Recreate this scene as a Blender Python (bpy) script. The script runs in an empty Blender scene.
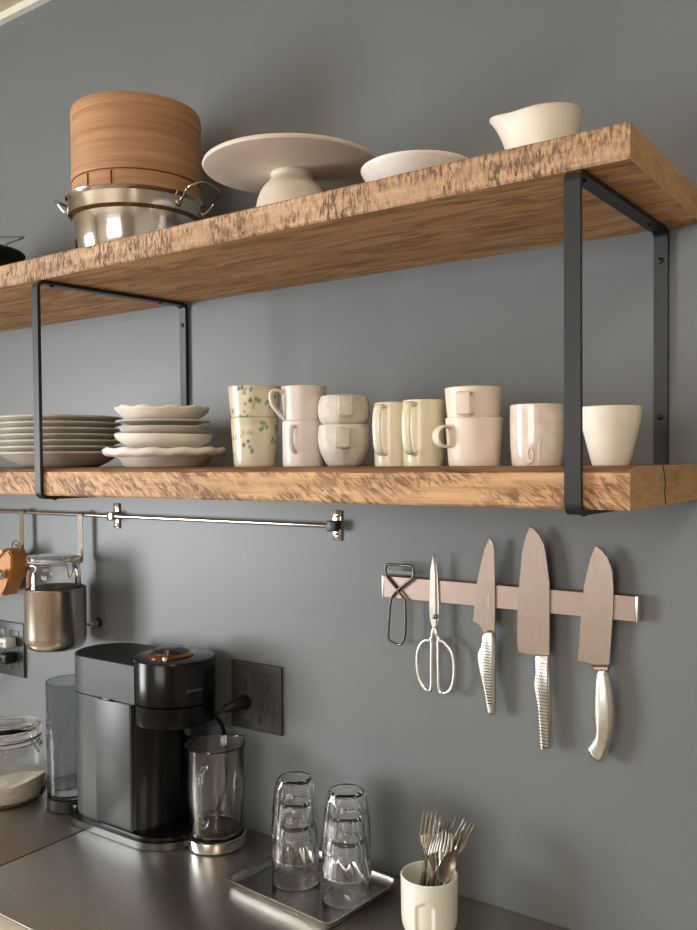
import bpy, bmesh, math, random
from mathutils import Vector, Matrix
random.seed(7)
PI = math.pi
COL = bpy.context.scene.collection
CAMP = Vector((0, -1.25, 1.62))

# ------------------------------------------------------------------ materials
def lin(c):
    return tuple(((x/255)/12.92 if x/255 <= .04045 else (((x/255)+.055)/1.055)**2.4) for x in c) + (1,)

def newmat(name):
    m = bpy.data.materials.new(name); m.use_nodes = True
    nt = m.node_tree
    return m, nt, nt.nodes['Principled BSDF']

def N(nt, typ, **kw):
    n = nt.nodes.new(typ)
    for k, v in kw.items():
        if k.startswith('i_'):
            n.inputs[k[2:].replace('_', ' ')].default_value = v
        else:
            setattr(n, k, v)
    return n

def mapping(nt, scale, rot=(0, 0, 0), coord='Object'):
    tc = N(nt, 'ShaderNodeTexCoord'); mp = N(nt, 'ShaderNodeMapping')
    mp.inputs['Scale'].default_value = scale; mp.inputs['Rotation'].default_value = rot
    nt.links.new(tc.outputs[coord], mp.inputs['Vector'])
    return mp.outputs['Vector']

def noise(nt, vec, scale, detail=4, rough=.55, dist=0):
    n = N(nt, 'ShaderNodeTexNoise'); n.inputs['Scale'].default_value = scale
    n.inputs['Detail'].default_value = detail; n.inputs['Roughness'].default_value = rough
    n.inputs['Distortion'].default_value = dist
    nt.links.new(vec, n.inputs['Vector']); return n.outputs['Fac']

def ramp(nt, fac, stops):
    r = N(nt, 'ShaderNodeValToRGB'); el = r.color_ramp.elements
    while len(el) < len(stops): el.new(.5)
    for e, (p, c) in zip(el, stops):
        e.position = p; e.color = c if len(c) == 4 else lin(c)
    nt.links.new(fac, r.inputs['Fac']); return r.outputs['Color']

def mix(nt, fac, a, b, mode='MIX'):
    m = N(nt, 'ShaderNodeMix', data_type='RGBA', blend_type=mode)
    for s, v in ((0, fac), (6, a), (7, b)):
        if hasattr(v, 'links') or hasattr(v, 'is_linked'): nt.links.new(v, m.inputs[s])
        else: m.inputs[s].default_value = v
    return m.outputs[2]

def bump(nt, bsdf, h, strength=.3, dist=.001):
    b = N(nt, 'ShaderNodeBump'); b.inputs['Strength'].default_value = strength
    b.inputs['Distance'].default_value = dist
    nt.links.new(h, b.inputs['Height']); nt.links.new(b.outputs['Normal'], bsdf.inputs['Normal'])

def plain(name, c, rough=.5, metal=0, var=.06, scale=30, coat=0, bmp=0, spec=None):
    m, nt, b = newmat(name)
    v = mapping(nt, (1, 1, 1)); f = noise(nt, v, scale)
    a = tuple(x*(1-var) for x in c); d = tuple(min(255, x*(1+var)) for x in c)
    nt.links.new(ramp(nt, f, [(.3, a), (.7, d)]), b.inputs['Base Color'])
    b.inputs['Roughness'].default_value = rough; b.inputs['Metallic'].default_value = metal
    b.inputs['Coat Weight'].default_value = coat
    if spec is not None: b.inputs['Specular IOR Level'].default_value = spec
    if bmp: bump(nt, b, f, bmp)
    return m

def steel(name, c, rough, stretch, amt=.1, scale=12, bmp=0):
    m, nt, b = newmat(name)
    v = mapping(nt, stretch); f = noise(nt, v, scale, 5, .6)
    nt.links.new(ramp(nt, f, [(.25, tuple(x*.95 for x in c)), (.75, tuple(min(255, x*1.03) for x in c))]), b.inputs['Base Color'])
    b.inputs['Metallic'].default_value = 1
    mr = N(nt, 'ShaderNodeMapRange'); mr.inputs['To Min'].default_value = rough-amt; mr.inputs['To Max'].default_value = rough+amt
    nt.links.new(f, mr.inputs['Value']); nt.links.new(mr.outputs[0], b.inputs['Roughness'])
    if bmp: bump(nt, b, f, bmp, .0003)
    return m

def wood(name, base, dark, light, kind='grain'):
    m, nt, b = newmat(name)
    v = mapping(nt, (1.2, 22, 30)); g = noise(nt, v, 3.2, 8, .65, .6)
    col = ramp(nt, g, [(.28, dark), (.5, base), (.72, light)])
    v2 = mapping(nt, (2, 9, 9)); big = noise(nt, v2, 2.0, 3)
    col = mix(nt, ramp(nt, big, [(.42, (0, 0, 0)), (.62, (255, 255, 255))]), col, mix(nt, .4, col, lin(dark)))
    v4 = mapping(nt, (7, 170, 170)); fine = noise(nt, v4, 2, 3, .7)
    col = mix(nt, ramp(nt, fine, [(.55, (0, 0, 0)), (.75, (120, 120, 120))]), col, lin(tuple(x*.6 for x in dark)))
    if kind == 'grain':
        v8 = mapping(nt, (5, 26, 26)); mo = noise(nt, v8, 1.4, 6, .68, 1.2)
        col = mix(nt, ramp(nt, mo, [(.47, (0, 0, 0)), (.62, (215, 215, 215))]), col, lin(tuple(x*.74 for x in dark)))
    h = g
    if kind == 'sawn':            # vertical saw marks and dark speckle
        v3 = mapping(nt, (150, 10, 44)); s = noise(nt, v3, 1.7, 5, .7)
        v5 = mapping(nt, (9, 6, 12)); mk = noise(nt, v5, 1.6, 3)
        sp = ramp(nt, s, [(.44, (0, 0, 0)), (.57, (255, 255, 255))])
        mm = ramp(nt, mk, [(.34, (70, 70, 70)), (.52, (245, 245, 245))])
        f = mix(nt, 1.0, sp, mm, 'MULTIPLY')
        col = mix(nt, f, col, lin((92, 68, 52)))
        v6 = mapping(nt, (5.5, 6, 22)); kn = noise(nt, v6, 1.5, 2)
        col = mix(nt, ramp(nt, kn, [(.60, (0, 0, 0)), (.70, (190, 190, 190))]), col, lin((96, 76, 64)))
        h = s
    if kind == 'chipped':         # slanting chips along the face
        v3a = mapping(nt, (1, 1, 1), (0, math.radians(-38), 0)); mp3 = N(nt, 'ShaderNodeMapping'); mp3.inputs['Scale'].default_value = (30, 12, 120)
        nt.links.new(v3a, mp3.inputs['Vector']); s = noise(nt, mp3.outputs['Vector'], 1.0, 5, .66, 1.3)
        v5 = mapping(nt, (4, 6, 20)); mk = noise(nt, v5, 1.8, 3)
        sp = ramp(nt, s, [(.43, (0, 0, 0)), (.56, (255, 255, 255))])
        mm = ramp(nt, mk, [(.34, (40, 40, 40)), (.52, (235, 235, 235))])
        f = mix(nt, 1.0, sp, mm, 'MULTIPLY')
        col = mix(nt, f, col, lin((98, 64, 42)))
        v7 = mapping(nt, (5, 5, 120)); ln = noise(nt, v7, 1.3, 3, .5, .4)
        col = mix(nt, ramp(nt, ln, [(.64, (0, 0, 0)), (.72, (150, 150, 150))]), col, lin((70, 44, 28)))
        h = s
    nt.links.new(col, b.inputs['Base Color'])
    b.inputs['Roughness'].default_value = .62
    b.inputs['Specular IOR Level'].default_value = .35
    bump(nt, b, h, .5, .0015)
    return m

def glassm(name, c=(255, 255, 255), rough=0, ior=1.45):
    m, nt, b = newmat(name)
    b.inputs['Base Color'].default_value = lin(c); b.inputs['Roughness'].default_value = rough
    b.inputs['IOR'].default_value = ior; b.inputs['Transmission Weight'].default_value = 1
    return m

M = {}
def wallpaint():
    m, nt, b = newmat('painted wall')
    v = mapping(nt, (1, 1, 1)); f = noise(nt, v, 1.6, 3); f2 = noise(nt, v, 220, 2)
    col = ramp(nt, f, [(.3, (109, 114, 117)), (.7, (115, 120, 122))])
    nt.links.new(col, b.inputs['Base Color']); b.inputs['Roughness'].default_value = .42
    b.inputs['Specular IOR Level'].default_value = .5
    bump(nt, b, f2, .08, .0006)
    return m
M['wall'] = wallpaint()
M['room'] = plain('warm plaster', (214, 206, 192), .85, var=.03, scale=2)
M['roomwood'] = plain('warm timber panelling', (186, 174, 162), .7, var=.08, scale=6)
M['ceiling'] = plain('cream ceiling', (206, 190, 168), .9, var=.02, scale=3)
M['trim'] = plain('white cornice', (238, 236, 224), .6, var=.02)
M['floor'] = plain('floor boards', (132, 112, 92), .6, var=.15, scale=5)
M['cream'] = plain('cream cabinet paint', (222, 214, 192), .5, var=.03)
M['woodU'] = wood('reclaimed board', (220, 174, 124), (178, 130, 86), (234, 194, 146))
M['woodF'] = wood('rough sawn face', (206, 170, 134), (178, 140, 106), (222, 190, 156), 'sawn')
M['woodC'] = wood('chipped board face', (208, 168, 124), (176, 134, 92), (230, 192, 150), 'chipped')
M['woodT'] = wood('board top', (150, 108, 80), (112, 78, 54), (172, 130, 98))
def woodend():
    m, nt, b = newmat('end grain')
    v = mapping(nt, (10, 9, 60)); g = noise(nt, v, 3, 5, .6)
    col = ramp(nt, g, [(.3, (196, 154, 104)), (.7, (222, 184, 134))])
    v2 = mapping(nt, (4, 4, 14)); k = noise(nt, v2, 2.2, 3)
    col = mix(nt, ramp(nt, k, [(.56, (0, 0, 0)), (.72, (150, 150, 150))]), col, lin((120, 78, 44)))
    nt.links.new(col, b.inputs['Base Color']); b.inputs['Roughness'].default_value = .6
    bump(nt, b, g, .3, .001); return m
M['woodE'] = woodend()
M['blacksteel'] = plain('powder coated strap', (20, 25, 31), .42, var=.06, scale=60, bmp=.05, spec=.6)
M['screw'] = plain('black screw', (16, 16, 17), .5, 0)
M['steel'] = steel('polished steel', (205, 200, 194), .14, (4, 4, 60), .05)
M['steelpot'] = steel('spun steel', (226, 222, 216), .12, (3, 3, 40), .015, 12)
M['brushed'] = steel('brushed steel canister', (216, 208, 200), .22, (2, 2, 40), .015)
M['blade'] = steel('satin blade', (186, 170, 160), .34, (40, 3, 3), .06, 14)
M['rack'] = steel('brushed knife rack', (170, 152, 142), .46, (3, 3, 80), .06, 20)
M['handle'] = steel('satin knife handle', (226, 224, 218), .34, (8, 8, 8), .05)
M['chrome'] = steel('chrome', (225, 224, 222), .08, (4, 4, 4), .03)
M['darkwire'] = steel('grey wire', (112, 110, 107), .32, (8, 8, 8), .05)
M['counter'] = steel('stainless worktop', (186, 180, 172), .38, (60, 2, 2), .05, 5)
M['tray'] = steel('steel tray', (168, 166, 162), .25, (6, 6, 6), .06)
M['seam'] = plain('dark gap', (18, 17, 16), .8)
M['cer_w'] = plain('white stoneware', (244, 238, 228), .38, var=.02, coat=.15)
M['cer_grey'] = plain('pale grey glaze', (212, 206, 195), .36, var=.03, coat=.2)
M['cer_cream'] = plain('cream glaze', (236, 226, 202), .28, var=.02, coat=.3)
M['cer_cream2'] = plain('pale yellow glaze', (230, 220, 192), .28, var=.02, coat=.3)
M['cer_pinkw'] = plain('pinkish white glaze', (226, 216, 209), .4, var=.02, coat=.1)
M['cer_stone'] = plain('matte grey white clay', (214, 207, 196), .6, var=.05, scale=90)
M['cer_oat'] = plain('oatmeal glaze', (238, 224, 206), .45, var=.03, coat=.1)
M['cer_blush'] = plain('glossy blush glaze', (232, 218, 206), .12, var=.05, scale=60, coat=.6, bmp=.25)
M['cer_bisque'] = plain('warm white bisque', (250, 240, 224), .5, var=.02)
M['cer_stand'] = plain('oatmeal cake stand glaze', (230, 218, 202), .55, var=.025, scale=12)
M['cer_cup'] = plain('ivory porcelain', (240, 238, 226), .3, var=.01, coat=.3)
M['relief'] = plain('mauve relief line', (150, 126, 122), .3, var=.1)
def leafy():
    m, nt, b = newmat('leaf spotted glaze')
    at = N(nt, 'ShaderNodeAttribute', attribute_name='paint')
    nt.links.new(at.outputs['Color'], b.inputs['Base Color']); b.inputs['Roughness'].default_value = .3
    b.inputs['Coat Weight'].default_value = .3; return m
M['leafy'] = leafy()
def bamboo():
    m, nt, b = newmat('bamboo')
    v = mapping(nt, (3, 3, 70)); f = noise(nt, v, 1.5, 5, .5, .2)
    col = ramp(nt, f, [(.3, (168, 122, 84)), (.55, (190, 144, 104)), (.75, (202, 158, 118))])
    v2 = mapping(nt, (12, 12, 45)); k = noise(nt, v2, 1.4, 2)
    col = mix(nt, ramp(nt, k, [(.70, (0, 0, 0)), (.76, (140, 140, 140))]), col, lin((128, 80, 46)))
    nt.links.new(col, b.inputs['Base Color']); b.inputs['Roughness'].default_value = .5
    bump(nt, b, f, .25, .0008); return m
M['bamboo'] = bamboo()
M['tie'] = plain('dark bamboo tie', (110, 66, 36), .6)
M['toolwood'] = plain('honey wood', (190, 128, 62), .45, var=.12, scale=14)
M['toolwood2'] = plain('pale cut wood', (226, 184, 124), .5, var=.06, scale=14)
M['castiron'] = plain('cast iron', (22, 24, 22), .5, var=.1, spec=.4)
M['plastic_s'] = plain('satin graphite shell', (58, 62, 63), .42, var=.03, spec=.6)
M['plastic_b'] = plain('glossy black shell', (10, 11, 12), .2, var=.03, spec=.32)
M['plastic_m'] = plain('matte black plastic', (17, 17, 18), .45, var=.05)
M['base_g'] = plain('dark silver foot', (96, 98, 98), .3, 1, var=.03)
M['smoke'] = steel('smoked metal dial', (120, 124, 126), .22, (4, 4, 4), .02)
M['copper'] = steel('copper ring', (206, 140, 92), .3, (30, 30, 30), .1)
M['lettering'] = plain('silver lettering', (150, 150, 150), .4, 1)
M['lettering_d'] = plain('etched lettering', (226, 216, 208), .5, 0)
M['outlet'] = plain('charcoal plate', (58, 59, 60), .42, 0, var=.03, spec=.4)
M['slot'] = plain('socket slot', (8, 8, 8), .7)
M['whiteplug'] = plain('white plug', (214, 214, 208), .5)
M['flour'] = plain('flour', (226, 220, 204), .95, var=.04, scale=120)
M['glass'] = glassm('clear glass')
M['glass_t'] = glassm('smoky clear plastic', (206, 210, 212), 0, 1.4)
M['water'] = glassm('water', (246, 250, 250), 0, 1.33)
M['wire'] = steel('clasp wire', (190, 188, 184), .2, (9, 9, 9), .05)
M['rubber'] = plain('black rubber', (12, 12, 12), .5)

# ------------------------------------------------------------------ mesh helpers
def finish(bm, name, mat, parent=None, smooth=True, angle=35, loc=None):
    if isinstance(name, str) and bm is not None:
        bmesh.ops.recalc_face_normals(bm, faces=bm.faces)
        me = bpy.data.meshes.new(name); bm.to_mesh(me); bm.free()
    for m in (mat if isinstance(mat, (list, tuple)) else [mat]): me.materials.append(m)
    if smooth:
        me.shade_smooth()
        me.set_sharp_from_angle(angle=math.radians(angle))
    o = bpy.data.objects.new(name, me); COL.objects.link(o)
    if parent is not None: o.parent = parent
    if loc is not None: o.location = loc
    return o

def tag(o, label=None, cat=None, group=None, kind=None):
    if label: o['label'] = label
    if cat: o['category'] = cat
    if group: o['group'] = group
    if kind: o['kind'] = kind
    return o

def thing(name, label, cat, loc=(0, 0, 0), rz=0, group=None):
    o = bpy.data.objects.new(name, None); COL.objects.link(o)
    o.empty_display_size = .02
    o.location = loc; o.rotation_euler = (0, 0, rz)
    return tag(o, label, cat, group)

def box(bm, x0, x1, y0, y1, z0, z1, bev=0, seg=2, mat=0):
    vs = [bm.verts.new((x, y, z)) for x in (x0, x1) for y in (y0, y1) for z in (z0, z1)]
    fs = [bm.faces.new([vs[i] for i in q]) for q in ((0, 1, 3, 2), (4, 6, 7, 5), (0, 4, 5, 1), (2, 3, 7, 6), (0, 2, 6, 4), (1, 5, 7, 3))]
    for f in fs: f.material_index = mat
    if bev:
        bmesh.ops.bevel(bm, geom=list({e for f in fs for e in f.edges}), offset=bev, segments=seg, affect='EDGES', profile=.5)
    return bm

def boxo(name, mat, parent, *a, bev=0, seg=2, smooth=True):
    return finish(box(bmesh.new(), *a, bev=bev, seg=seg), name, mat, parent, smooth)

def lathe(bm, prof, seg=64, cx=0, cy=0, mod=None, closed=False):
    """prof: (r, z) list from one end to the other; mod(theta, r, z) -> (r, z)"""
    rings = []
    for r, z in prof:
        if r < 1e-6:
            rings.append([bm.verts.new((cx, cy, z))]); continue
        ring = []
        for k in range(seg):
            t = 2*PI*k/seg
            rr, zz = mod(t, r, z) if mod else (r, z)
            ring.append(bm.verts.new((cx+rr*math.cos(t), cy+rr*math.sin(t), zz)))
        rings.append(ring)
    pairs = list(zip(rings, rings[1:]))
    if closed: pairs.append((rings[-1], rings[0]))
    for a, b in pairs:
        for k in range(seg):
            k2 = (k+1) % seg
            if len(a) == 1 and len(b) == 1: break
            if len(a) == 1: bm.faces.new((a[0], b[k], b[k2]))
            elif len(b) == 1: bm.faces.new((a[k], a[k2], b[0]))
            else: bm.faces.new((a[k], a[k2], b[k2], b[k]))
    return bm

def smoothprof(pts, n=6):
    """Catmull-Rom through (r,z) points"""
    out = []
    P = [pts[0]]+list(pts)+[pts[-1]]
    for i in range(1, len(P)-2):
        for k in range(n):
            t = k/n
            out.append(tuple(.5*((2*P[i][d])+(-P[i-1][d]+P[i+1][d])*t+(2*P[i-1][d]-5*P[i][d]+4*P[i+1][d]-P[i+2][d])*t*t+(-P[i-1][d]+3*P[i][d]-3*P[i+1][d]+P[i+2][d])*t**3) for d in range(len(pts[0]))))
    out.append(tuple(pts[-1])); return out

def shell(outer, t, floor=None):
    """outer: (r,z) from base to rim; returns closed-vessel profile with wall t"""
    ft = floor if floor is not None else t*1.3
    z0 = outer[0][1]
    rimr, rimz = outer[-1]
    inner = []
    for r, z in reversed(outer):
        if z-z0 > ft+.0005: inner.append((max(r-t, .001), z))
    if inner: inner[0] = (rimr-t, rimz-t*.25)
    rb = inner[-1][0]
    prof = [(0, z0), (outer[0][0]*.96, z0)]+outer[:-1]+[(rimr, rimz-t*.3), (rimr-t*.35, rimz+t*.12), (rimr-t*.75, rimz+.0)]+inner[0:]+[(rb*.9, z0+ft+.0004), (0, z0+ft)]
    return prof

def tube(bm, pts, rad, seg=10, closed=False, flat=None, cap=True, up=None):
    """sweep an ellipse (rad or per-point) along pts; flat=(a,b) half-widths, up = reference normal"""
    pts = [Vector(p) for p in pts]; n = len(pts); rings = []
    prev = None
    for i, p in enumerate(pts):
        if closed: t = (pts[(i+1) % n]-pts[i-1]).normalized()
        else: t = (pts[min(i+1, n-1)]-pts[max(i-1, 0)]).normalized()
        if up is not None: ref = Vector(up)
        elif prev is not None: ref = prev
        else: ref = Vector((0, 0, 1)) if abs(t.z) < .9 else Vector((1, 0, 0))
        a = (ref-t*ref.dot(t)).normalized(); b = t.cross(a); prev = a
        r = rad[i] if isinstance(rad, (list, tuple)) else rad
        fa, fb = flat if flat else (1, 1)
        rings.append([bm.verts.new(p+a*(r*fa*math.cos(2*PI*k/seg))+b*(r*fb*math.sin(2*PI*k/seg))) for k in range(seg)])
    m = n if closed else n-1
    for i in range(m):
        A, B = rings[i], rings[(i+1) % n]
        for k in range(seg): bm.faces.new((A[k], A[(k+1) % seg], B[(k+1) % seg], B[k]))
    if cap and not closed:
        bm.faces.new(rings[0]); bm.faces.new(list(reversed(rings[-1])))
    return bm

def spline(pts, n=6, closed=False):
    P = [Vector(p) for p in pts]; out = []; m = len(P)
    rng = range(m) if closed else range(m-1)
    for i in rng:
        g = (lambda j: P[j % m]) if closed else (lambda j: P[max(0, min(m-1, j))])
        a, b, c, d = g(i-1), g(i), g(i+1), g(i+2)
        for k in range(n):
            t = k/n
            out.append(.5*((2*b)+(c-a)*t+(2*a-5*b+4*c-d)*t*t+(3*b-a-3*c+d)*t**3))
    if not closed: out.append(P[-1])
    return out

def strap(bm, path, half, th, axis=(1, 0, 0), closed=False):
    """flat bar: path in a plane perpendicular to axis; half = half width along axis, th = thickness"""
    pts = [Vector(p) for p in path]; n = len(pts); ax = Vector(axis); R = []
    for i, p in enumerate(pts):
        if closed: t = (pts[(i+1) % n]-pts[i-1]).normalized()
        else: t = (pts[min(i+1, n-1)]-pts[max(i-1, 0)]).normalized()
        nr = t.cross(ax).normalized()
        R.append([bm.verts.new(p+ax*half*sx+nr*th/2*sn) for sx, sn in ((-1, -1), (1, -1), (1, 1), (-1, 1))])
    m = n if closed else n-1
    for i in range(m):
        A, B = R[i], R[(i+1) % n]
        for k in range(4): bm.faces.new((A[k], A[(k+1) % 4], B[(k+1) % 4], B[k]))
    if not closed:
        bm.faces.new(R[0]); bm.faces.new(list(reversed(R[-1])))
    return bm

def prism(bm, outline, y0, y1, bev=0, seg=2):
    """outline in (x,z), extruded in y; front face at y0"""
    a = [bm.verts.new((x, y0, z)) for x, z in outline]; b = [bm.verts.new((x, y1, z)) for x, z in outline]
    f0 = bm.faces.new(a); f1 = bm.faces.new(list(reversed(b))); n = len(a)
    for i in range(n): bm.faces.new((a[i], b[i], b[(i+1) % n], a[(i+1) % n]))
    if bev: bmesh.ops.bevel(bm, geom=list(f0.edges), offset=bev, segments=seg, affect='EDGES')
    return bm

def zprism(bm, outline, z0, z1, bev=0, seg=3, bevbot=0):
    a = [bm.verts.new((x, y, z0)) for x, y in outline]; b = [bm.verts.new((x, y, z1)) for x, y in outline]
    f0 = bm.faces.new(list(reversed(a))); f1 = bm.faces.new(b); n = len(a)
    for i in range(n): bm.faces.new((a[i], a[(i+1) % n], b[(i+1) % n], b[i]))
    e1, e0 = list(f1.edges), list(f0.edges)
    if bev: bmesh.ops.bevel(bm, geom=e1, offset=bev, segments=seg, affect='EDGES')
    if bevbot: bmesh.ops.bevel(bm, geom=e0, offset=bevbot, segments=2, affect='EDGES')
    return bm

def smooth2(outline, n=4):
    return [(p.x, p.z) for p in spline([(x, 0, z) for x, z in outline], n, True)]

def disc(bm, c, axis, r, h, seg=20, dome=0):
    """short cylinder from c along axis"""
    ax = Vector(axis).normalized(); a = ax.orthogonal().normalized(); b = ax.cross(a); c = Vector(c)
    def ring(rr, d): return [bm.verts.new(c+ax*d+a*rr*math.cos(2*PI*k/seg)+b*rr*math.sin(2*PI*k/seg)) for k in range(seg)]
    R = [ring(r, 0), ring(r, h*.8), ring(r*.9, h)]
    if dome: R += [ring(r*.6, h+dome*.8), ring(r*.2, h+dome)]
    for A, B in zip(R, R[1:]):
        for k in range(seg): bm.faces.new((A[k], A[(k+1) % seg], B[(k+1) % seg], B[k]))
    bm.faces.new(list(reversed(R[0]))); bm.faces.new(R[-1]); return bm

def textmesh(s, size, name, mat, parent, fn, extrude=.00025):
    cu = bpy.data.curves.new(name, 'FONT'); cu.body = s; cu.size = size; cu.extrude = extrude
    cu.align_x = 'CENTER'; cu.align_y = 'CENTER'; cu.resolution_u = 3
    tmp = bpy.data.objects.new('tmp', cu); COL.objects.link(tmp)
    dg = bpy.context.evaluated_depsgraph_get(); dg.update()
    me = bpy.data.meshes.new_from_object(tmp.evaluated_get(dg))
    bpy.data.objects.remove(tmp); bpy.data.curves.remove(cu)
    for v in me.vertices: v.co = fn(v.co)
    me.name = name; me.materials.clear(); me.materials.append(mat)
    o = bpy.data.objects.new(name, me); COL.objects.link(o); o.parent = parent
    return o

def copy_tree(o, parent=None):
    c = o.copy(); COL.objects.link(c)
    c.parent = parent
    for ch in [k for k in bpy.data.objects if k.parent == o and k is not c]:
        copy_tree(ch, c)
    return c

# ------------------------------------------------------------------ the setting
ZC = .9113           # worktop height
ZCEIL = 2.685
def struct(name, mat, *a, **k):
    o = boxo(name, mat, None, *a, **k); o['kind'] = 'structure'; return o
struct('wall_back', M['wall'], -3.6, 3.0, 0, .15, 0, ZCEIL+.1, smooth=False)
struct('floor', M['floor'], -3.6, 3.0, -4.6, .15, -.1, 0, smooth=False)
struct('ceiling', M['ceiling'], -3.6, 3.0, -4.6, .15, ZCEIL, ZCEIL+.1, smooth=False)
struct('wall_right', M['room'], 3.0, 3.12, -4.6, .15, 0, ZCEIL+.1, smooth=False)
def wall_with_hole(name, mat, axis, pos, th, a0, a1, h0, h1, z0, z1):
    bm = bmesh.new()
    for (p, q, r, s) in ((a0, h0, 0, ZCEIL+.1), (h1, a1, 0, ZCEIL+.1), (h0, h1, 0, z0), (h0, h1, z1, ZCEIL+.1)):
        if axis == 'x': box(bm, pos, pos+th, p, q, r, s)
        else: box(bm, p, q, pos, pos+th, r, s)
    o = finish(bm, name, mat, None, False); o['kind'] = 'structure'; return o
LW = (-3.1, -1.6, .75, 2.15)      # left window: y0,y1,z0,z1
FILLW = (-1.6, .4, 1.35, 2.45)         # unseen window added behind the camera for frontal fill: x0,x1,z0,z1
wall_with_hole('wall_left', M['room'], 'x', -3.6, .12, -4.6, 0, *LW)
wall_with_hole('wall_front', M['roomwood'], 'y', -4.6, .12, -3.48, 3.0, *FILLW)
def window(name, axis, pos, a0, a1, z0, z1):
    bm = bmesh.new(); t = .05
    segs = [(a0, a0+t, z0, z1), (a1-t, a1, z0, z1), (a0+t, a1-t, z0, z0+t), (a0+t, a1-t, z1-t, z1), ((a0+a1)/2-.025, (a0+a1)/2+.025, z0+t, z1-t)]
    for p, q, r, s in segs:
        if axis == 'x': box(bm, pos, pos+.05, p, q, r, s)
        else: box(bm, p, q, pos, pos+.05, r, s)
    o = finish(bm, name, M['trim'], None, False); o['kind'] = 'structure'
window('window_1', 'x', -3.54, *LW)
window('added_fill_window', 'y', -4.54, *FILLW)  # frame of the added fill window
# cornice strip where the wall meets the ceiling
bm = bmesh.new(); prism(bm, [(-3.48, 2.668), (3.0, 2.668), (3.0, ZCEIL), (-3.48, ZCEIL)], -.016, 0)
o = finish(bm, 'trim_1', M['trim'], None, False); o['kind'] = 'structure'

# ------------------------------------------------------------------ worktops and base cabinets
SX = -1.377
def worktop(x0, x1, label):
    t = thing('worktop', label, 'worktop', (x0, -.46, .88))
    bm = bmesh.new(); box(bm, 0, x1-x0, 0, .459, 0, ZC-.88, bev=.0012)
    finish(bm, 'steel_top', M['counter'], t)
    bm = bmesh.new(); box(bm, 0, x1-x0, -.03, -.0005, -.004, ZC-.8815, bev=.002)
    e = finish(bm, 'edge_strip', M['cream'], t); e['label'] = 'cream front edge strip'
    if x0 > -2:
        bm = bmesh.new(); box(bm, -.0042, -.0001, 0, .459, 0, ZC-.8815); finish(bm, 'joint_seal', M['seam'], t, False)
    return t
worktop(SX+.0024, 1.3, 'brushed stainless steel worktop under the coffee machine and glass tray, right of the seam')
worktop(-2.6, SX-.0024, 'brushed stainless steel worktop under the flour jar, left of the seam')
for x0, x1, lb in ((SX, -.5, 'cream base cabinet under the worktop, below the coffee machine'), (-2.6, SX-.004, 'cream base cabinet under the worktop, below the flour jar')):
    t = thing('base_cabinet', lb, 'cabinet', (x0, -.44, 0))
    w = x1-x0
    boxo('body', M['cream'], t, 0, w-.004, .0, .435, .0008, .878)
    for k in (0, 1):
        d = boxo('door', M['cream'], t, w*k/2+.003, w*(k+1)/2-.006, -.02, -.001, .1, .86, bev=.002)
        bm = bmesh.new(); tube(bm, [(w/2+(.03 if k else -.04), -.022, .7), (w/2+(.03 if k else -.04), -.045, .71), (w/2+(.03 if k else -.04), -.045, .79), (w/2+(.03 if k else -.04), -.022, .8)], .004)
        finish(bm, 'handle', M['steel'], d)

# ------------------------------------------------------------------ shelves
def board(name, label, x0, x1, y0, z0, z1, face, seed, ch=0, yb=-.0005):
    rnd = random.Random(seed); z1 -= .0003; z0 += .0003
    bm = bmesh.new()
    L = x1-x0; n = int(L/.012)
    ys = [y0, y0+.0025, y0+.12, -.003, -.0005]
    j1 = [rnd.uniform(-1, 1) for _ in range(n+1)]; j2 = [rnd.uniform(-1, 1) for _ in range(n+1)]
    def wob(i, a, f): return a*(.5*math.sin(i*f)+.5*math.sin(i*f*2.7+1.3))
    secs = []
    for i in range(n+1):
        x = x0+L*i/n
        d1 = .0006*j1[i]+wob(i, .0011, .21); d2 = .0006*j2[i]+wob(i+40, .0011, .17)
        e = .0026
        # section loop (y,z) counter-clockwise: front bottom, front top, top ..., back
        loop = [(y0+e, z0), (y0+max(0, d1)*.6, z0+e+max(0, d1)), (y0+.0002, z0+(z1-z0)*.5), (y0+max(0, d2)*.6, z1-e-max(0, d2)-ch), (y0+e+max(0, d2)+ch*.6, z1-abs(d2)*.15-ch*.55), (y0+.02+ch*1.2, z1), (yb, z1), (yb, z0), (y0+.02, z0)]
        # the right end is a little worn at its front corner
        if x1-x < .006:
            s = (1-(x1-x)/.006)*.003
            loop = [(yy+(s if k in (1, 2, 3) else 0), zz) for k, (yy, zz) in enumerate(loop)]
        secs.append([bm.verts.new((x, yy, zz)) for yy, zz in loop])
    m = len(secs[0])
    for a, b in zip(secs, secs[1:]):
        for k in range(m):
            f = bm.faces.new((a[k], a[(k+1) % m], b[(k+1) % m], b[k]))
            f.material_index = 1 if k in ((0, 1, 2) if ch else (0, 1, 2, 3)) else (2 if k in (3, 4, 5) else 0)
    f = bm.faces.new(secs[0]); f.material_index = 3
    f = bm.faces.new(list(reversed(secs[-1]))); f.material_index = 3
    o = finish(bm, name, [M['woodU'], face, M['woodT'], M['woodE']], None, True, 30)
    return tag(o, label, 'shelf', None)
ZU0, ZU1, ZL0, ZL1 = 1.9396, 1.9798, 1.5643, 1.6130
XR = -.287
board('wooden_shelf', 'thick reclaimed wood shelf, the upper one, holding the steamer and cake stand', -2.45, XR, -.315, ZU0, ZU1, M['woodF'], 3)
low = board('wooden_shelf', 'thick reclaimed wood shelf, the lower one, holding cups and plates', -2.45, XR, -.315, ZL0, ZL1, M['woodC'], 5, .0045, -.0076)
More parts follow.
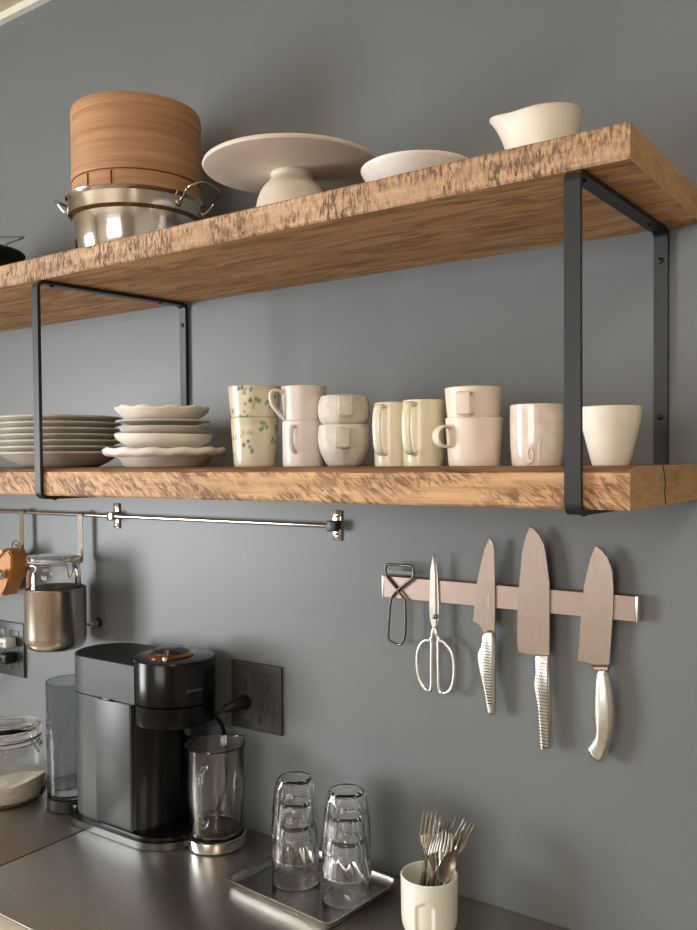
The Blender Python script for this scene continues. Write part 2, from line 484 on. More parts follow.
# drying crack in the end of the lower board
bm = bmesh.new()
cr = spline([(XR+.0004, -.173, ZL0+.001), (XR+.0004, -.178, ZL0+.016), (XR+.0004, -.176, ZL0+.03), (XR+.0004, -.186, ZL1-.001)], 5)
tube(bm, cr, [.0011]*len(cr), 6, flat=(1, .5), up=(0, 1, 0))
tag(finish(bm, 'crack', M['seam'], low), 'dark drying crack in the board end')

def bracket(name, label, xb, xf, grp):
    th, hw = .006, .0095
    L = .3222-th/2
    rz = math.atan2(xf-xb, L)      # small skew as hung
    t = thing(name, label, 'shelf bracket', (xb, -.0012, ZL0-th-.0002), rz, grp)
    zt, zb = ZU0-(ZL0-th)-th/2-.0002, th/2
    r = .011
    def arc(cy, cz, a0, a1): return [(0, cy+r*math.cos(a0+(a1-a0)*k/5), cz+r*math.sin(a0+(a1-a0)*k/5)) for k in range(6)]
    yb, yf = -th/2-.0004, -L
    bm = bmesh.new()
    p = arc(yf+r, zt-r, PI, PI/2)+arc(yb-r, zt-r, PI/2, 0)
    path = [(0, yf, .1)]+[(0, yf, zt-r)]+p+[(0, yb, .2)]+arc(yb-r, zb+r, 0, -PI/2)+arc(yf+r, zb+r, -PI/2, -PI)
    strap(bm, path, hw, th, closed=True)
    finish(bm, 'frame', M['blacksteel'], t, True, 25)
    for (y, z, ax) in ((yb-th/2, .337, (0, -1, 0)), (yb-th/2, .120, (0, -1, 0)), (-.29, -.0001, (0, 0, -1)), (-.06, -.0001, (0, 0, -1)), (-.29, zt-th/2, (0, 0, -1)), (-.06, zt-th/2, (0, 0, -1))):
        bm = bmesh.new(); disc(bm, (0, y, z), ax, .0042, .0016, 14, .001)
        finish(bm, 'screw', M['screw'], t)
bracket('shelf_bracket', 'black flat steel shelf bracket, the right one in front of the white tumbler', -.338, -.347, 'black steel shelf brackets')
bracket('shelf_bracket', 'black flat steel shelf bracket, the left one in front of the plate stack', -1.272, -1.312, 'black steel shelf brackets')

# ------------------------------------------------------------------ ceramics
def handle_dir(x, y, ang):
    """ang: degrees from 'towards the camera', positive = to the left as seen"""
    v = Vector((CAMP.x-x, CAMP.y-y)).normalized(); a = math.radians(-ang)
    return math.atan2(v.y*math.cos(a)+v.x*math.sin(a), v.x*math.cos(a)-v.y*math.sin(a))

def ear(bm, r0, z0, r1, z1, out, w, th, n=10, dip=0):
    """handle loop in local +x direction from (r0,z0) top to (r1,z1) bottom"""
    zc = (z0+z1)/2
    pts = spline([(r0-.002, 0, z0), (r0+out*.55, 0, z0+.002), (r0+out, 0, z0-(z0-z1)*.30), (max(r0, r1)+out*.92, 0, zc-(z0-z1)*.1), (r1+out*.5, 0, z1+(z0-z1)*.06+dip), (r1-.002, 0, z1)], n)
    tube(bm, pts, 1, 12, flat=(th/2, w/2), up=(0, 0, 1) if False else None)
    return bm

def ear2(bm, pts, w, th, n=8):
    P = spline([(a, 0, b) for a, b in pts], n)
    # keep the flat side facing outwards
    rings = []
    seg = 12
    for i, p in enumerate(P):
        t = (P[min(i+1, len(P)-1)]-P[max(i-1, 0)]).normalized()
        b = Vector((0, 1, 0)); a = t.cross(b).normalized()
        rings.append([bm.verts.new(p+a*(th/2*math.copysign(abs(math.cos(2*PI*k/seg))**.75, math.cos(2*PI*k/seg)))+b*(w/2*math.copysign(abs(math.sin(2*PI*k/seg))**.75, math.sin(2*PI*k/seg)))) for k in range(seg)])
    for A, B in zip(rings, rings[1:]):
        for k in range(seg): bm.faces.new((A[k], A[(k+1) % seg], B[(k+1) % seg], B[k]))
    bm.faces.new(rings[0]); bm.faces.new(list(reversed(rings[-1])))
    return bm

def cup(name, label, cat, x, y, z, outer, mat, t=.003, handle=None, group=None, seg=64, mod=None, tilt=None, angle=35, paint=None, ang=0, floor=None):
    rz = handle_dir(x, y, ang)
    T = thing(name, label, cat, (x, y, z), rz, group)
    if tilt: T.rotation_euler = (tilt[0], tilt[1], rz)
    bm = bmesh.new(); lathe(bm, shell(outer, t, floor), seg, mod=mod)
    b = finish(bm, 'body', mat, T, True, angle)
    if paint: paint(b.data)
    if handle:
        bm = bmesh.new(); ear2(bm, *handle); finish(bm, 'handle', mat, T)
    return T

def leafpaint(seed):
    rnd = random.Random(seed)
    sp = []
    for k in range(30):
        th = rnd.uniform(0, 2*PI); zz = rnd.uniform(.012, .068)
        kind = rnd.choice(['g', 'g', 'o', 'y'])
        for q in range(4 if kind != 'o' else 2):
            a = rnd.uniform(0, 2*PI); sp.append((th+.11*math.cos(a)+q*.07, zz+.005*math.sin(a), rnd.uniform(.0016, .0030), {'g': (112, 152, 112), 'o': (110, 98, 56), 'y': (184, 180, 120)}[kind]))
    base = Vector(lin((220, 208, 184))[:3])
    def fn(me):
        at = me.color_attributes.new('paint', 'FLOAT_COLOR', 'POINT')
        for i, v in enumerate(me.vertices):
            r = math.hypot(v.co.x, v.co.y); th = math.atan2(v.co.y, v.co.x) % (2*PI)
            c = base.copy()
            if v.co.z > .0655: c = c.lerp(Vector(lin((186, 184, 128))[:3]), .35)
            for (a, zz, s, k) in sp:
                da = (th-a+PI) % (2*PI)-PI
                d = math.hypot(da*r, (v.co.z-zz)*.8)
                if d < s*1.3: c = c.lerp(Vector(lin(k)[:3]), min(1, max(0, (s*1.3-d)/(s*.6))))
            at.data[i].color = (*c, 1)
    return fn
def dense(pts, n=46):
    """resample a (r,z) polyline evenly"""
    L = [0]
    for a, b in zip(pts, pts[1:]): L.append(L[-1]+math.hypot(b[0]-a[0], b[1]-a[1]))
    out = []
    for k in range(n+1):
        s = L[-1]*k/n
        i = max(j for j in range(len(L)) if L[j] <= s+1e-9); i = min(i, len(pts)-2)
        t = (s-L[i])/(L[i+1]-L[i]); out.append((pts[i][0]+(pts[i+1][0]-pts[i][0])*t, pts[i][1]+(pts[i+1][1]-pts[i][1])*t))
    return out
G1, G2 = ZL1, ZL1
YC = -.2
gc = 'mugs and cups on the lower shelf'
cup('patterned_cup', 'cream cup with green leaf marks, standing on the shelf with a second cup in it', 'cup', -.916, YC, ZL1, dense(smoothprof([(.0305, 0), (.0335, .003), (.0355, .03), (.0385, .0765)], 5)), M['leafy'], .0026, None, gc, 160, paint=leafpaint(11))
cup('patterned_cup', 'cream cup with olive and green leaf marks, stacked on top of the matching one', 'cup', -.916, YC, ZL1+.053, dense(smoothprof([(.0250, 0), (.0290, .003), (.0345, .022), (.0372, .0265), (.0398, .045), (.0420, .0735)], 5)), M['leafy'], .0026, None, gc, 160, paint=leafpaint(23))
cup('mug', 'off-white straight mug with slim handle, lower of the pair beside the leaf cups', 'mug', -.8170, YC, ZL1, smoothprof([(.0315, 0), (.0328, .003), (.033, .03), (.0332, .0685)], 4), M['cer_pinkw'], .0028, ([(.031, .060), (.043, .058), (.048, .044), (.042, .028), (.031, .020)], .0075, .005), gc, ang=25)
cup('mug', 'off-white mug with round ear handle, upper of the pair beside the leaf cups', 'mug', -.8165, YC, ZL1+.0475, smoothprof([(.0230, 0), (.0270, .004), (.0276, .0185), (.0303, .0235), (.0325, .04), (.0345, .0735)], 4), M['cer_pinkw'], .0026, ([(.031, .0625), (.044, .068), (.053, .062), (.050, .045), (.034, .026), (.0285, .024)], .008, .005), gc, ang=72)
def facet(n, amt=1.0, ph=0):
    def f(t, r, z):
        a = ((t+ph) % (2*PI/n))-PI/n
        k = math.cos(PI/n)/math.cos(a)
        return (r*(1+(k*1.03-1)*amt), z)
    return f
fc = smoothprof([(.0225, 0), (.0265, .004), (.0345, .020), (.0378, .034), (.0382, .046), (.0368, .0605)], 3)
cup('faceted_cup', 'grey-white faceted clay cup with flat strap handle, lower of its pair', 'mug', -.7420, YC, ZL1, fc, M['cer_stone'], .0035, ([(.034, .053), (.051, .0535), (.0535, .049), (.0525, .033), (.050, .028), (.034, .028)], .021, .0045), gc, 72, facet(9, .45), angle=30, ang=3)
cup('faceted_cup', 'grey-white faceted clay cup with flat strap handle, stacked on the matching cup', 'mug', -.7415, YC, ZL1+.0475, smoothprof([(.020, 0), (.0240, .003), (.0300, .0120), (.0362, .0205), (.0388, .034), (.0375, .046), (.0345, .0555)], 3), M['cer_stone'], .0035, ([(.034, .050), (.051, .0515), (.0535, .047), (.0525, .030), (.050, .026), (.034, .026)], .021, .0045), gc, 72, facet(9, .45, .3), angle=30, ang=-2)
cup('tall_mug', 'tall cream glazed mug with long loop handle, left of the two tall mugs', 'mug', -.667, -.185, ZL1, smoothprof([(.0245, 0), (.0262, .002), (.0268, .045), (.0264, .0905)], 4), M['cer_cream'], .0028, ([(.024, .083), (.037, .085), (.043, .074), (.0445, .05), (.041, .026), (.034, .018), (.024, .0165)], .0130, .0055), gc, ang=30)
cup('tall_mug', 'tall pale yellow glazed mug with long loop handle, right of the two tall mugs', 'mug', -.607, YC, ZL1, smoothprof([(.0262, 0), (.028, .002), (.0284, .045), (.0284, .0905)], 4), M['cer_cream2'], .0028, ([(.026, .083), (.039, .085), (.045, .074), (.0465, .05), (.043, .026), (.036, .018), (.026, .0165)], .0130, .0055), gc, ang=30)
cup('mug', 'wide oatmeal mug with ring handle to the left, lower of its pair', 'mug', -.529, YC, ZL1, smoothprof([(.0325, 0), (.0342, .002), (.0358, .025), (.0385, .0635)], 4), M['cer_oat'], .0028, ([(.034, .050), (.047, .052), (.056, .044), (.055, .032), (.046, .026), (.034, .0265)], .0175, .0042), gc, ang=62)
cup('mug', 'wide oatmeal mug with square strap handle facing out, upper of its pair', 'mug', -.5295, YC, ZL1+.0385, smoothprof([(.0305, 0), (.0322, .002), (.0332, .0210), (.0352, .0275), (.0370, .045), (.0385, .0650)], 4), M['cer_oat'], .0028, ([(.034, .0545), (.048, .056), (.0505, .050), (.0495, .034), (.047, .029), (.034, .0295)], .020, .0042), gc, ang=16)
pk = cup('blush_cup', 'glossy blush cup with a small raised mark, behind the right bracket', 'cup', -.440, YC, ZL1, smoothprof([(.0300, 0), (.0318, .002), (.0338, .03), (.0342, .0770)], 6), M['cer_blush'], .003, None, gc, 72, ang=0)
# raised squiggle on the blush cup, towards the viewer
bm = bmesh.new()
def oncyl(a, z, r=.0338): return (r*math.cos(a), r*math.sin(a), z)
sq = spline([oncyl(-.42, .004), oncyl(-.30, .003), oncyl(-.18, .006), oncyl(-.14, .015), oncyl(-.24, .022), oncyl(-.34, .017), oncyl(-.30, .010), oncyl(-.22, .012)], 6)
tube(bm, sq, .0011, 6)
sq = spline([oncyl(.08, .003), oncyl(.10, .012), oncyl(.07, .022), oncyl(.13, .030)], 6); tube(bm, sq, .0009, 6)
finish(bm, 'raised_mark', M['cer_pinkw'], pk)
cup('tumbler', 'warm white handleless tumbler tapering to the base, rightmost on the lower shelf', 'cup', -.345, YC, ZL1, smoothprof([(.0205, 0), (.0222, .002), (.0290, .028), (.0345, .051), (.0368, .0705)], 5), M['cer_bisque'], .0026, None, gc, 72)

# plates -------------------------------------------------------------
def plate_prof(rf, rr, h, t=.004, lip=0):
    o = [(rf*.9, .002), (rf, 0), (rf+.004, .001), (rf+(rr-rf)*.35, h*.25), (rf+(rr-rf)*.75, h*.72), (rr-.001, h-t*.5), (rr, h), (rr-.0015, h+t*.45)]
    i = [(rf+(rr-rf)*.72, h*.72+t), (rf+(rr-rf)*.33, h*.25+t), (rf-.004, t*.95+.001), (0, t+.001)]
    return [(0, .002)]+o+i
PX, PY = -1.417, -.192
ords = ['lowest', 'second', 'third', 'fourth', 'fifth', 'sixth']
bm = bmesh.new(); lathe(bm, plate_prof(.066, .1165, .0275, .004), 72)
tag(finish(bm, 'deep_plate', M['cer_grey'], None, loc=(PX, PY, ZL1)), 'deep pale grey plate at the very bottom of the left plate stack', 'plate', 'plates in the left stack')
pb = bmesh.new(); lathe(pb, plate_prof(.070, .1150, .0180, .0036), 72)
p0 = None
for k in range(6):
    if p0 is None: p = p0 = finish(pb, 'dinner_plate', M['cer_grey'], None)
    else: p = p0.copy(); COL.objects.link(p)
    p.location = (PX+[0, .0015, -.001, .001, -.0015, 0][k], PY, ZL1+.0205+k*.0112)
    tag(p, ['pale grey dinner plate in the left stack, just above the deep plate', 'pale grey dinner plate in the left stack, second above the deep plate', 'pale grey dinner plate in the left stack, third above the deep plate', 'pale grey dinner plate in the left stack, fourth above the deep plate', 'pale grey dinner plate in the left stack, fifth above the deep plate', 'pale grey dinner plate in the left stack, largest near the top under the small dish'][k], 'plate', 'plates in the left stack')
bm = bmesh.new(); lathe(bm, plate_prof(.028, .052, .0095, .003), 56)
tag(finish(bm, 'small_dish', M['cer_w'], None, loc=(PX-.022, PY, ZL1+.0205+5*.0112+.0058)), 'small pale dish lying on top of the left plate stack', 'dish', None)

def scallop(n, amp, zamp, r0):
    def f(t, r, z):
        w = max(0, min(1, (r-r0)/(.02)))
        s = .5+.5*math.cos(n*t)+.25*math.sin(3*t+1)
        return (r*(1+amp*w*(s-.5)), z+zamp*w*(s-.5))
    return f
QX, QY = -1.121, -.2
sg = 'dishes in the scalloped stack'
bm = bmesh.new(); lathe(bm, [(0, .003), (.060, .003), (.064, 0), (.070, .002), (.080, .016), (.092, .0185), (.100, .0195), (.1045, .0235), (.1050, .0285), (.1025, .0320), (.096, .0305), (.088, .0265), (.075, .021), (.06, .012), (0, .010)], 144, mod=scallop(13, .022, .0022, .083))
tag(finish(bm, 'scalloped_dish', M['cer_w'], None, True, 50, loc=(QX, QY, ZL1)), 'wide white scalloped footed dish at the bottom of its stack', 'dish', sg)
bm = bmesh.new(); lathe(bm, [(0, .002), (.050, .002), (.056, 0), (.064, .003), (.076, .010), (.0825, .017), (.0835, .0215), (.0815, .0235), (.074, .0205), (.062, .012), (.045, .007), (0, .006)], 80)
o = finish(bm, 'oval_bowl', M['cer_w'], None, loc=(QX-.004, QY, ZL1+.0335)); o.rotation_euler = (0, math.radians(1.5), 0)
tag(o, 'smooth white oval bowl resting on the wide scalloped dish', 'bowl', sg)
bm = bmesh.new(); lathe(bm, [(0, .004), (.045, .004), (.052, 0), (.060, .001), (.071, .0075), (.0745, .013), (.0730, .0150), (.068, .012), (.05, .0065), (0, .006)], 72)
tag(finish(bm, 'side_plate', M['cer_grey'], None, loc=(QX-.006, QY, ZL1+.0545)), 'small grey glazed plate in the scalloped stack, above the white oval bowl', 'plate', sg)
bm = bmesh.new(); lathe(bm, plate_prof(.040, .0805, .0085, .003), 72)
tag(finish(bm, 'side_plate', M['cer_grey'], None, loc=(QX-.005, QY, ZL1+.0700)), 'thin grey flat plate directly under the top scalloped bowl', 'plate', sg)
bm = bmesh.new(); lathe(bm, [(0, .003), (.048, .003), (.052, 0), (.062, .004), (.072, .011), (.0780, .0165), (.0800, .0205), (.0785, .0238), (.073, .022), (.062, .013), (.045, .008), (0, .007)], 144, mod=scallop(11, .022, .0028, .058))
tag(finish(bm, 'scalloped_bowl', M['cer_w'], None, True, 50, loc=(QX-.006, QY, ZL1+.0785)), 'shallow white scalloped bowl at the top of its stack', 'bowl', sg)

# ------------------------------------------------------------------ on the upper shelf
# steel pot
px, py = -1.236, -.156
T = thing('steel_pot', 'polished stainless steel pot with wire loop handles, holding the bamboo steamer', 'pot', (px, py, ZU1), math.radians(16))
H = .1125
bm = bmesh.new()
lathe(bm, [(0, 0), (.094, 0), (.101, .004), (.106, .014), (.1105, .045), (.1125, H-.034), (.1165, H-.0315), (.1200, H-.029), (.1215, H-.006), (.1255, H-.001), (.1262, H+.0006), (.1245, H+.001), (.1195, H-.006), (.1185, H-.0275), (.112, H-.0315), (.1105, H-.036), (.1085, .045), (.104, .015), (.098, .006), (.09, .003), (0, .003)], 96)
finish(bm, 'bowl', M['steelpot'], T, True, 30)
for s in (0, PI):
    bm = bmesh.new()
    def hp(a, r, z): return (r*math.cos(s+a), r*math.sin(s+a), z)
    w = spline([hp(-.36, .122, H-.018), hp(-.36, .132, H-.010), hp(-.34, .144, H+.005), hp(-.17, .158, H+.016), hp(.17, .158, H+.016), hp(.34, .144, H+.005), hp(.36, .132, H-.010), hp(.36, .122, H-.018)], 6)
    tube(bm, w, .0026, 10)
    for a in (-.36, .36): disc(bm, hp(a, .119, H-.018), hp(a, 1, 0), .007, .0035, 14, .001)
    finish(bm, 'handle', M['steel'], T)
# steamer
T = thing('bamboo_steamer', 'tall round bamboo steamer sitting in the steel pot', 'steamer', (px+.004, py, ZU1+H-.0275), 0)
zb = ZU1+H-.0275
def ring(name, r, z0, z1, closedtop=False):
    bm = bmesh.new(); t = .006
    p = [(0, z0+.006), (r-t, z0+.006), (r-t, z0), (r, z0), (r, z0+.002), (r-.0006, z0+.004), (r, z0+.006), (r, z1-.004), (r-.0015, z1-.001), (r-.004, z1)]
    if closedtop: p += [(r*.6, z1+.003), (0, z1+.004)]
    else: p += [(r-t, z1-.001), (r-t, z0+.010), (0, z0+.010)]
    lathe(bm, p, 96); return finish(bm, name, M['bamboo'], T, True, 30)
ring('basket', .1150, 0, .0575)
rim = ring('lid', .1156, .0580, 2.2525-zb, True)
bm = bmesh.new()      # overlapped wrap bands on the lid
for z, h in ((.0585, .012), (.168, .010)): lathe(bm, [(.1157, z), (.1163, z+.001), (.1163, z+h-.001), (.1157, z+h)], 96)
finish(bm, 'wrap_band', M['bamboo'], rim, True, 30)
for a in (-87.5, -63.5):
    bm = bmesh.new(); a = math.radians(a)
    P = [((.1154)*math.cos(a), .1154*math.sin(a), z) for z in (.030, .042, .054)]
    tube(bm, P, .0016, 8, flat=(.7, 1.3)); finish(bm, 'tie', M['tie'], T)

# cake stand
T = thing('cake_stand', 'large oatmeal coloured ceramic cake stand with bulbous foot', 'cake stand', (-.872, -.155, ZU1))
bm = bmesh.new()
lathe(bm, smoothprof([(0, .103), (.028, .103), (.0335, .0985), (.0325, .093), (.0365, .086), (.0475, .074), (.0555, .055), (.0595, .030), (.0605, .006), (.0585, .001), (.056, 0), (0, .002)], 5), 72)
finish(bm, 'foot', M['cer_stand'], T, True, 60)
bm = bmesh.new()
lathe(bm, [(0, .099), (.034, .0995), (.060, .1005), (.10, .1025), (.134, .1045), (.1395, .1060), (.1412, .1090), (.1400, .1120), (.136, .1125), (.1335, .1105), (.10, .1095), (0, .109)], 96)
finish(bm, 'plate', M['cer_stand'], T, True, 40)

# low bowl
BX, BY = -.637, -.160
bm = bmesh.new(); lathe(bm, smoothprof([(0, 0), (.030, 0), (.036, .002), (.050, .014), (.068, .034), (.0790, .050), (.0820, .0560), (.0810, .0580), (.078, .055), (.066, .037), (.048, .018), (.03, .007), (0, .006)], 4), 80)
tag(finish(bm, 'low_bowl', M['cer_w'], None, True, 60, loc=(BX, BY, ZU1)), 'wide low white bowl between the cake stand and the spouted pitcher', 'bowl')

# spouted pitcher
def spoutmod(t, r, z):
    # spout to the left as seen by the viewer
    a = (t-SPA+PI) % (2*PI)-PI
    w = math.exp(-(a/.42)**2)*max(0, (z-.030)/.056)**1.8
    lift = .004*max(0, (z-.05)/.037)*math.cos(t-SPA-PI)   # rim a touch higher away from the spout
    return (r+.0160*w, z+.004*w+lift)
SPA = math.radians(215)
T = thing('spouted_pitcher', 'small warm white ceramic pitcher with pouring lip', 'pitcher', (-.447, -.165, ZU1))
bm = bmesh.new(); lathe(bm, shell(smoothprof([(.038, 0), (.0415, .003), (.0440, .030), (.0465, .055), (.0495, .074), (.0530, .0850)], 5), .003), 96, mod=spoutmod)
b = finish(bm, 'body', M['cer_bisque'], T, True, 50)

# black pot at the left frame edge
T = thing('black_pot', 'black cast iron pot with thin wire bail, at left end of upper shelf', 'pot', (-1.7620, -.155, ZU1), .2)
bm = bmesh.new(); lathe(bm, [(0, 0), (.075, 0), (.083, .004), (.089, .03), (.093, .078), (.100, .086), (.106, .094), (.108, .100), (.105, .104), (.098, .100), (.088, .088), (.085, .03), (.07, .006), (0, .006)], 72)
finish(bm, 'bowl', M['castiron'], T)
bm = bmesh.new()
lathe(bm, [(0, .118), (.03, .116), (.07, .108), (.096, .099), (.0985, .1045), (.07, .113), (.03, .121), (0, .123)], 72)
finish(bm, 'lid', M['castiron'], T)
bm = bmesh.new()
P = spline([(.107, -.02, .096), (.118, -.02, .104), (.140, 0, .118), (.118, .02, .128), (.05, .028, .137), (-.03, .028, .140), (-.11, .01, .118), (-.107, 0, .098)], 8); tube(bm, P, .0015, 8)
finish(bm, 'bail_wire', M['darkwire'], T)

# ------------------------------------------------------------------ utensil rail, hooks
ZR = 1.5065
T = thing('utensil_rail', 'long thin steel utensil rail fixed under the lower shelf', 'rail', (-.891, 0, ZR))
bm = bmesh.new(); disc(bm, (.001, -.015, 0), (-1, 0, 0), .0042, 1.5, 20)
finish(bm, 'rod', M['steel'], T)
for mx in (-.007, -.594, -1.3):
    bm = bmesh.new(); box(bm, mx-.009, mx+.009, -.004, -.0003, -.027, .027, bev=.001)
    m_ = finish(bm, 'wall_mount', M['steel'], T)
    bm = bmesh.new(); disc(bm, (mx, -.004, 0), (0, -1, 0), .0065, .006, 18)
    box(bm, mx-.010, mx+.010, -.0225, -.0090, -.0095, .0095, bev=.002)
    finish(bm, 'clamp', M['blacksteel'] if mx > -.1 else M['steel'], m_)
    for sz in (-.019, .019):
        bm = bmesh.new(); disc(bm, (mx, -.004, sz), (0, -1, 0), .0042, .0012, 14, .0008); finish(bm, 'screw', M['chrome'], m_)
def hook(x, drop, label):
    T = thing('flat_hook', label, 'hook', (x, -.015, ZR), 0, 'flat steel hooks on the rail')
    bm = bmesh.new()
    pth = [(0, .0072*math.cos(a), .0072*math.sin(a)) for a in [math.radians(d) for d in range(-20, 181, 20)]]
    pth = pth+[(0, -.0072, -.02), (0, -.0072, -drop+.02), (0, -.0072, -drop)]+[(0, -.0142-.007*math.cos(math.radians(d)), -drop-.007*math.sin(math.radians(d))) for d in (20, 50, 90, 130, 160, 180)]+[(0, -.0212, -drop+.010)]
    strap(bm, pth, .0075, .0016); finish(bm, 'strip', M['chrome'], T, True, 30)
hook(-1.582, .098, 'flat bright steel hook on the rail, holding the steel canister')
hook(-1.797, .085, 'flat bright steel hook on the rail, above the wooden tool at the left')

# steel canister + jar
cx, cy = -1.5835, -.089
T = thing('steel_canister', 'brushed stainless steel canister hanging from the rail with a glass jar in it', 'canister', (cx, cy, 1.2240))
bm = bmesh.new()
lathe(bm, [(0, 0), (.048, 0), (.056, .003), (.061, .009), (.0635, .018), (.0640, .03), (.0640, .128), (.0648, .1300), (.0640, .1315), (.0622, .130), (.0618, .03), (.058, .010), (.048, .003), (0, .003)], 80)
finish(bm, 'cup', M['brushed'], T)
bm = bmesh.new()      # hanging tab behind
strap(bm, [(0, .0635, .110), (0, .0625, .128), (0, .0600, .17), (0, .0575, .193), (0, .0545, .1965), (0, .0510, .1925)], .006, .0016)
finish(bm, 'hanging_tab', M['chrome'], T, True, 30)
T = thing('glass_jar', 'clear glass clip-top jar standing inside the hanging steel canister', 'jar', (cx+.001, cy-.0055, 1.2310))
bm = bmesh.new(); lathe(bm, [(0, 0), (.046, 0), (.052, .004), (.0545, .012), (.0545, .150), (.053, .160), (.0495, .168), (.0480, .170), (.0480, .178), (.0500, .1795), (.0455, .180), (.0450, .168), (.0505, .158), (.0518, .148), (.0518, .012), (.048, .005), (0, .004)], 64)
finish(bm, 'body', M['glass'], T)
bm = bmesh.new(); lathe(bm, [(0, .1835), (.052, .1825), (.0545, .185), (.0545, .190), (.0525, .193), (.040, .1945), (0, .1955)], 64)
finish(bm, 'lid', M['glass'], T)
bm = bmesh.new()
tube(bm, [(.0505*math.cos(2*PI*k/40), .0505*math.sin(2*PI*k/40), .1815) for k in range(40)], .0018, 8, True)
finish(bm, 'seal_ring', M['cer_grey'], T)
bm = bmesh.new()
tube(bm, [(.0550*math.cos(2*PI*k/40), .0550*math.sin(2*PI*k/40), .1760) for k in range(40)], .0011, 6, True)
tube(bm, spline([(.052, .018, .176), (.060, .006, .165), (.060, -.004, .15), (.057, -.010, .18), (.050, -.014, .192)], 5), .0012, 6)
finish(bm, 'clasp_wire', M['wire'], T)

# wall peg
T = thing('wall_peg', 'short chrome peg on the wall just right of the steel canister', 'peg', (-1.551, 0, 1.268))
bm = bmesh.new(); disc(bm, (0, -.0002, 0), (0, -1, 0), .011, .003, 20); finish(bm, 'collar', M['blacksteel'], T)
bm = bmesh.new(); disc(bm, (0, -.003, 0), (0, -1, 0), .0060, .024, 18, .004); finish(bm, 'pin', M['chrome'], T)

# wooden tool hanging at the left edge
T = thing('wooden_kitchen_tool', 'honey coloured wooden tool with slanted pale top edge and metal knob, at left frame edge', 'kitchen tool', (-1.829, -.050, 1.375))
bm = bmesh.new(); prism(bm, [(-.14, -.060), (.020, -.060), (.030, -.040), (.050, -.018), (.060, .010), (.060, .034), (.050, .046), (.030, .050), (.018, .046), (-.14, -.045)], -.020, .022, bev=.003)
finish(bm, 'block', M['toolwood'], T, True, 30)
bm = bmesh.new(); prism(bm, [(-.14, -.062), (.024, .044), (.030, .050), (.036, .048), (.036, .042), (-.14, -.075)], -.027, -.0205, bev=.0015)
finish(bm, 'top_strip', M['toolwood2'], T, True, 30)
bm = bmesh.new(); disc(bm, (.036, -.020, -.008), (0, -1, 0), .006, .008, 18); disc(bm, (.036, -.028, -.008), (0, -1, 0), .012, .007, 22, .005)
finish(bm, 'knob', M['chrome'], T)
bm = bmesh.new(); tube(bm, [(.050+.016*math.cos(2*PI*k/24), 0, .052+.016*math.sin(2*PI*k/24)) for k in range(24)], .0016, 8, True, up=(0, 1, 0))
finish(bm, 'hanging_ring', M['chrome'], T)

# ------------------------------------------------------------------ outlets
def outlet(x0, label, grp):
    T = thing('wall_outlet', label, 'outlet', (x0, 0, 1.1077), 0, grp)
    w, h = .1255, .1298
    bm = bmesh.new(); box(bm, 0, w, -.007, -.0003, 0, h, bev=.0018, seg=2); pl = finish(bm, 'cover_plate', M['outlet'], T)
    for cxx in (.033, .0885):
        bm = bmesh.new(); box(bm, cxx-.019, cxx+.019, -.0082, -.0071, .018, h-.018, bev=.0008); ins = finish(bm, 'socket_insert', M['outlet'], T)
        for zc in (.046, .084):
            bm = bmesh.new(); box(bm, cxx-.014, cxx+.014, -.0090, -.0083, zc-.015, zc+.015, bev=.0003)
            n0 = len(bm.faces)
            for dx in (-.0065, .0065): box(bm, cxx+dx-.0013, cxx+dx+.0013, -.0093, -.0089, zc-.003, zc+.009, mat=1)
            f0 = set(bm.faces); disc(bm, (cxx, -.0089, zc-.0085), (0, -1, 0), .0024, .0004, 12)
            for f in set(bm.faces)-f0: f.material_index = 1
            finish(bm, 'socket', [M['outlet'], M['slot']], ins, False)
outlet(-1.1525, 'charcoal double wall outlet right of the coffee machine, with the black cord plugged in', 'charcoal wall outlets')
outlet(-1.9455, 'charcoal double wall outlet at the left frame edge, below the wooden tool', 'charcoal wall outlets')
T = thing('white_plug', 'white plug in the left outlet, above the black one', 'plug', (-1.8565, -.0095, 1.1935), 0)
bm = bmesh.new(); box(bm, -.014, .014, -.030, 0, -.012, .012, bev=.005, seg=3); finish(bm, 'body', M['whiteplug'], T)
bm = bmesh.new(); tube(bm, spline([(0, -.030, 0), (-.02, -.05, -.006), (-.06, -.06, -.012), (-.14, -.05, -.04)], 6), .0025, 8); finish(bm, 'cord', M['whiteplug'], T)
T = thing('black_plug', 'black plug in the left outlet, below the white one', 'plug', (-1.8565, -.0095, 1.156), 0)
bm = bmesh.new(); box(bm, -.015, .015, -.032, 0, -.013, .013, bev=.006, seg=3); finish(bm, 'body', M['rubber'], T)
bm = bmesh.new(); tube(bm, spline([(0, -.030, 0), (-.03, -.05, -.01), (-.08, -.05, -.05), (-.14, -.05, -.10)], 6), .003, 8); finish(bm, 'cord', M['rubber'], T)

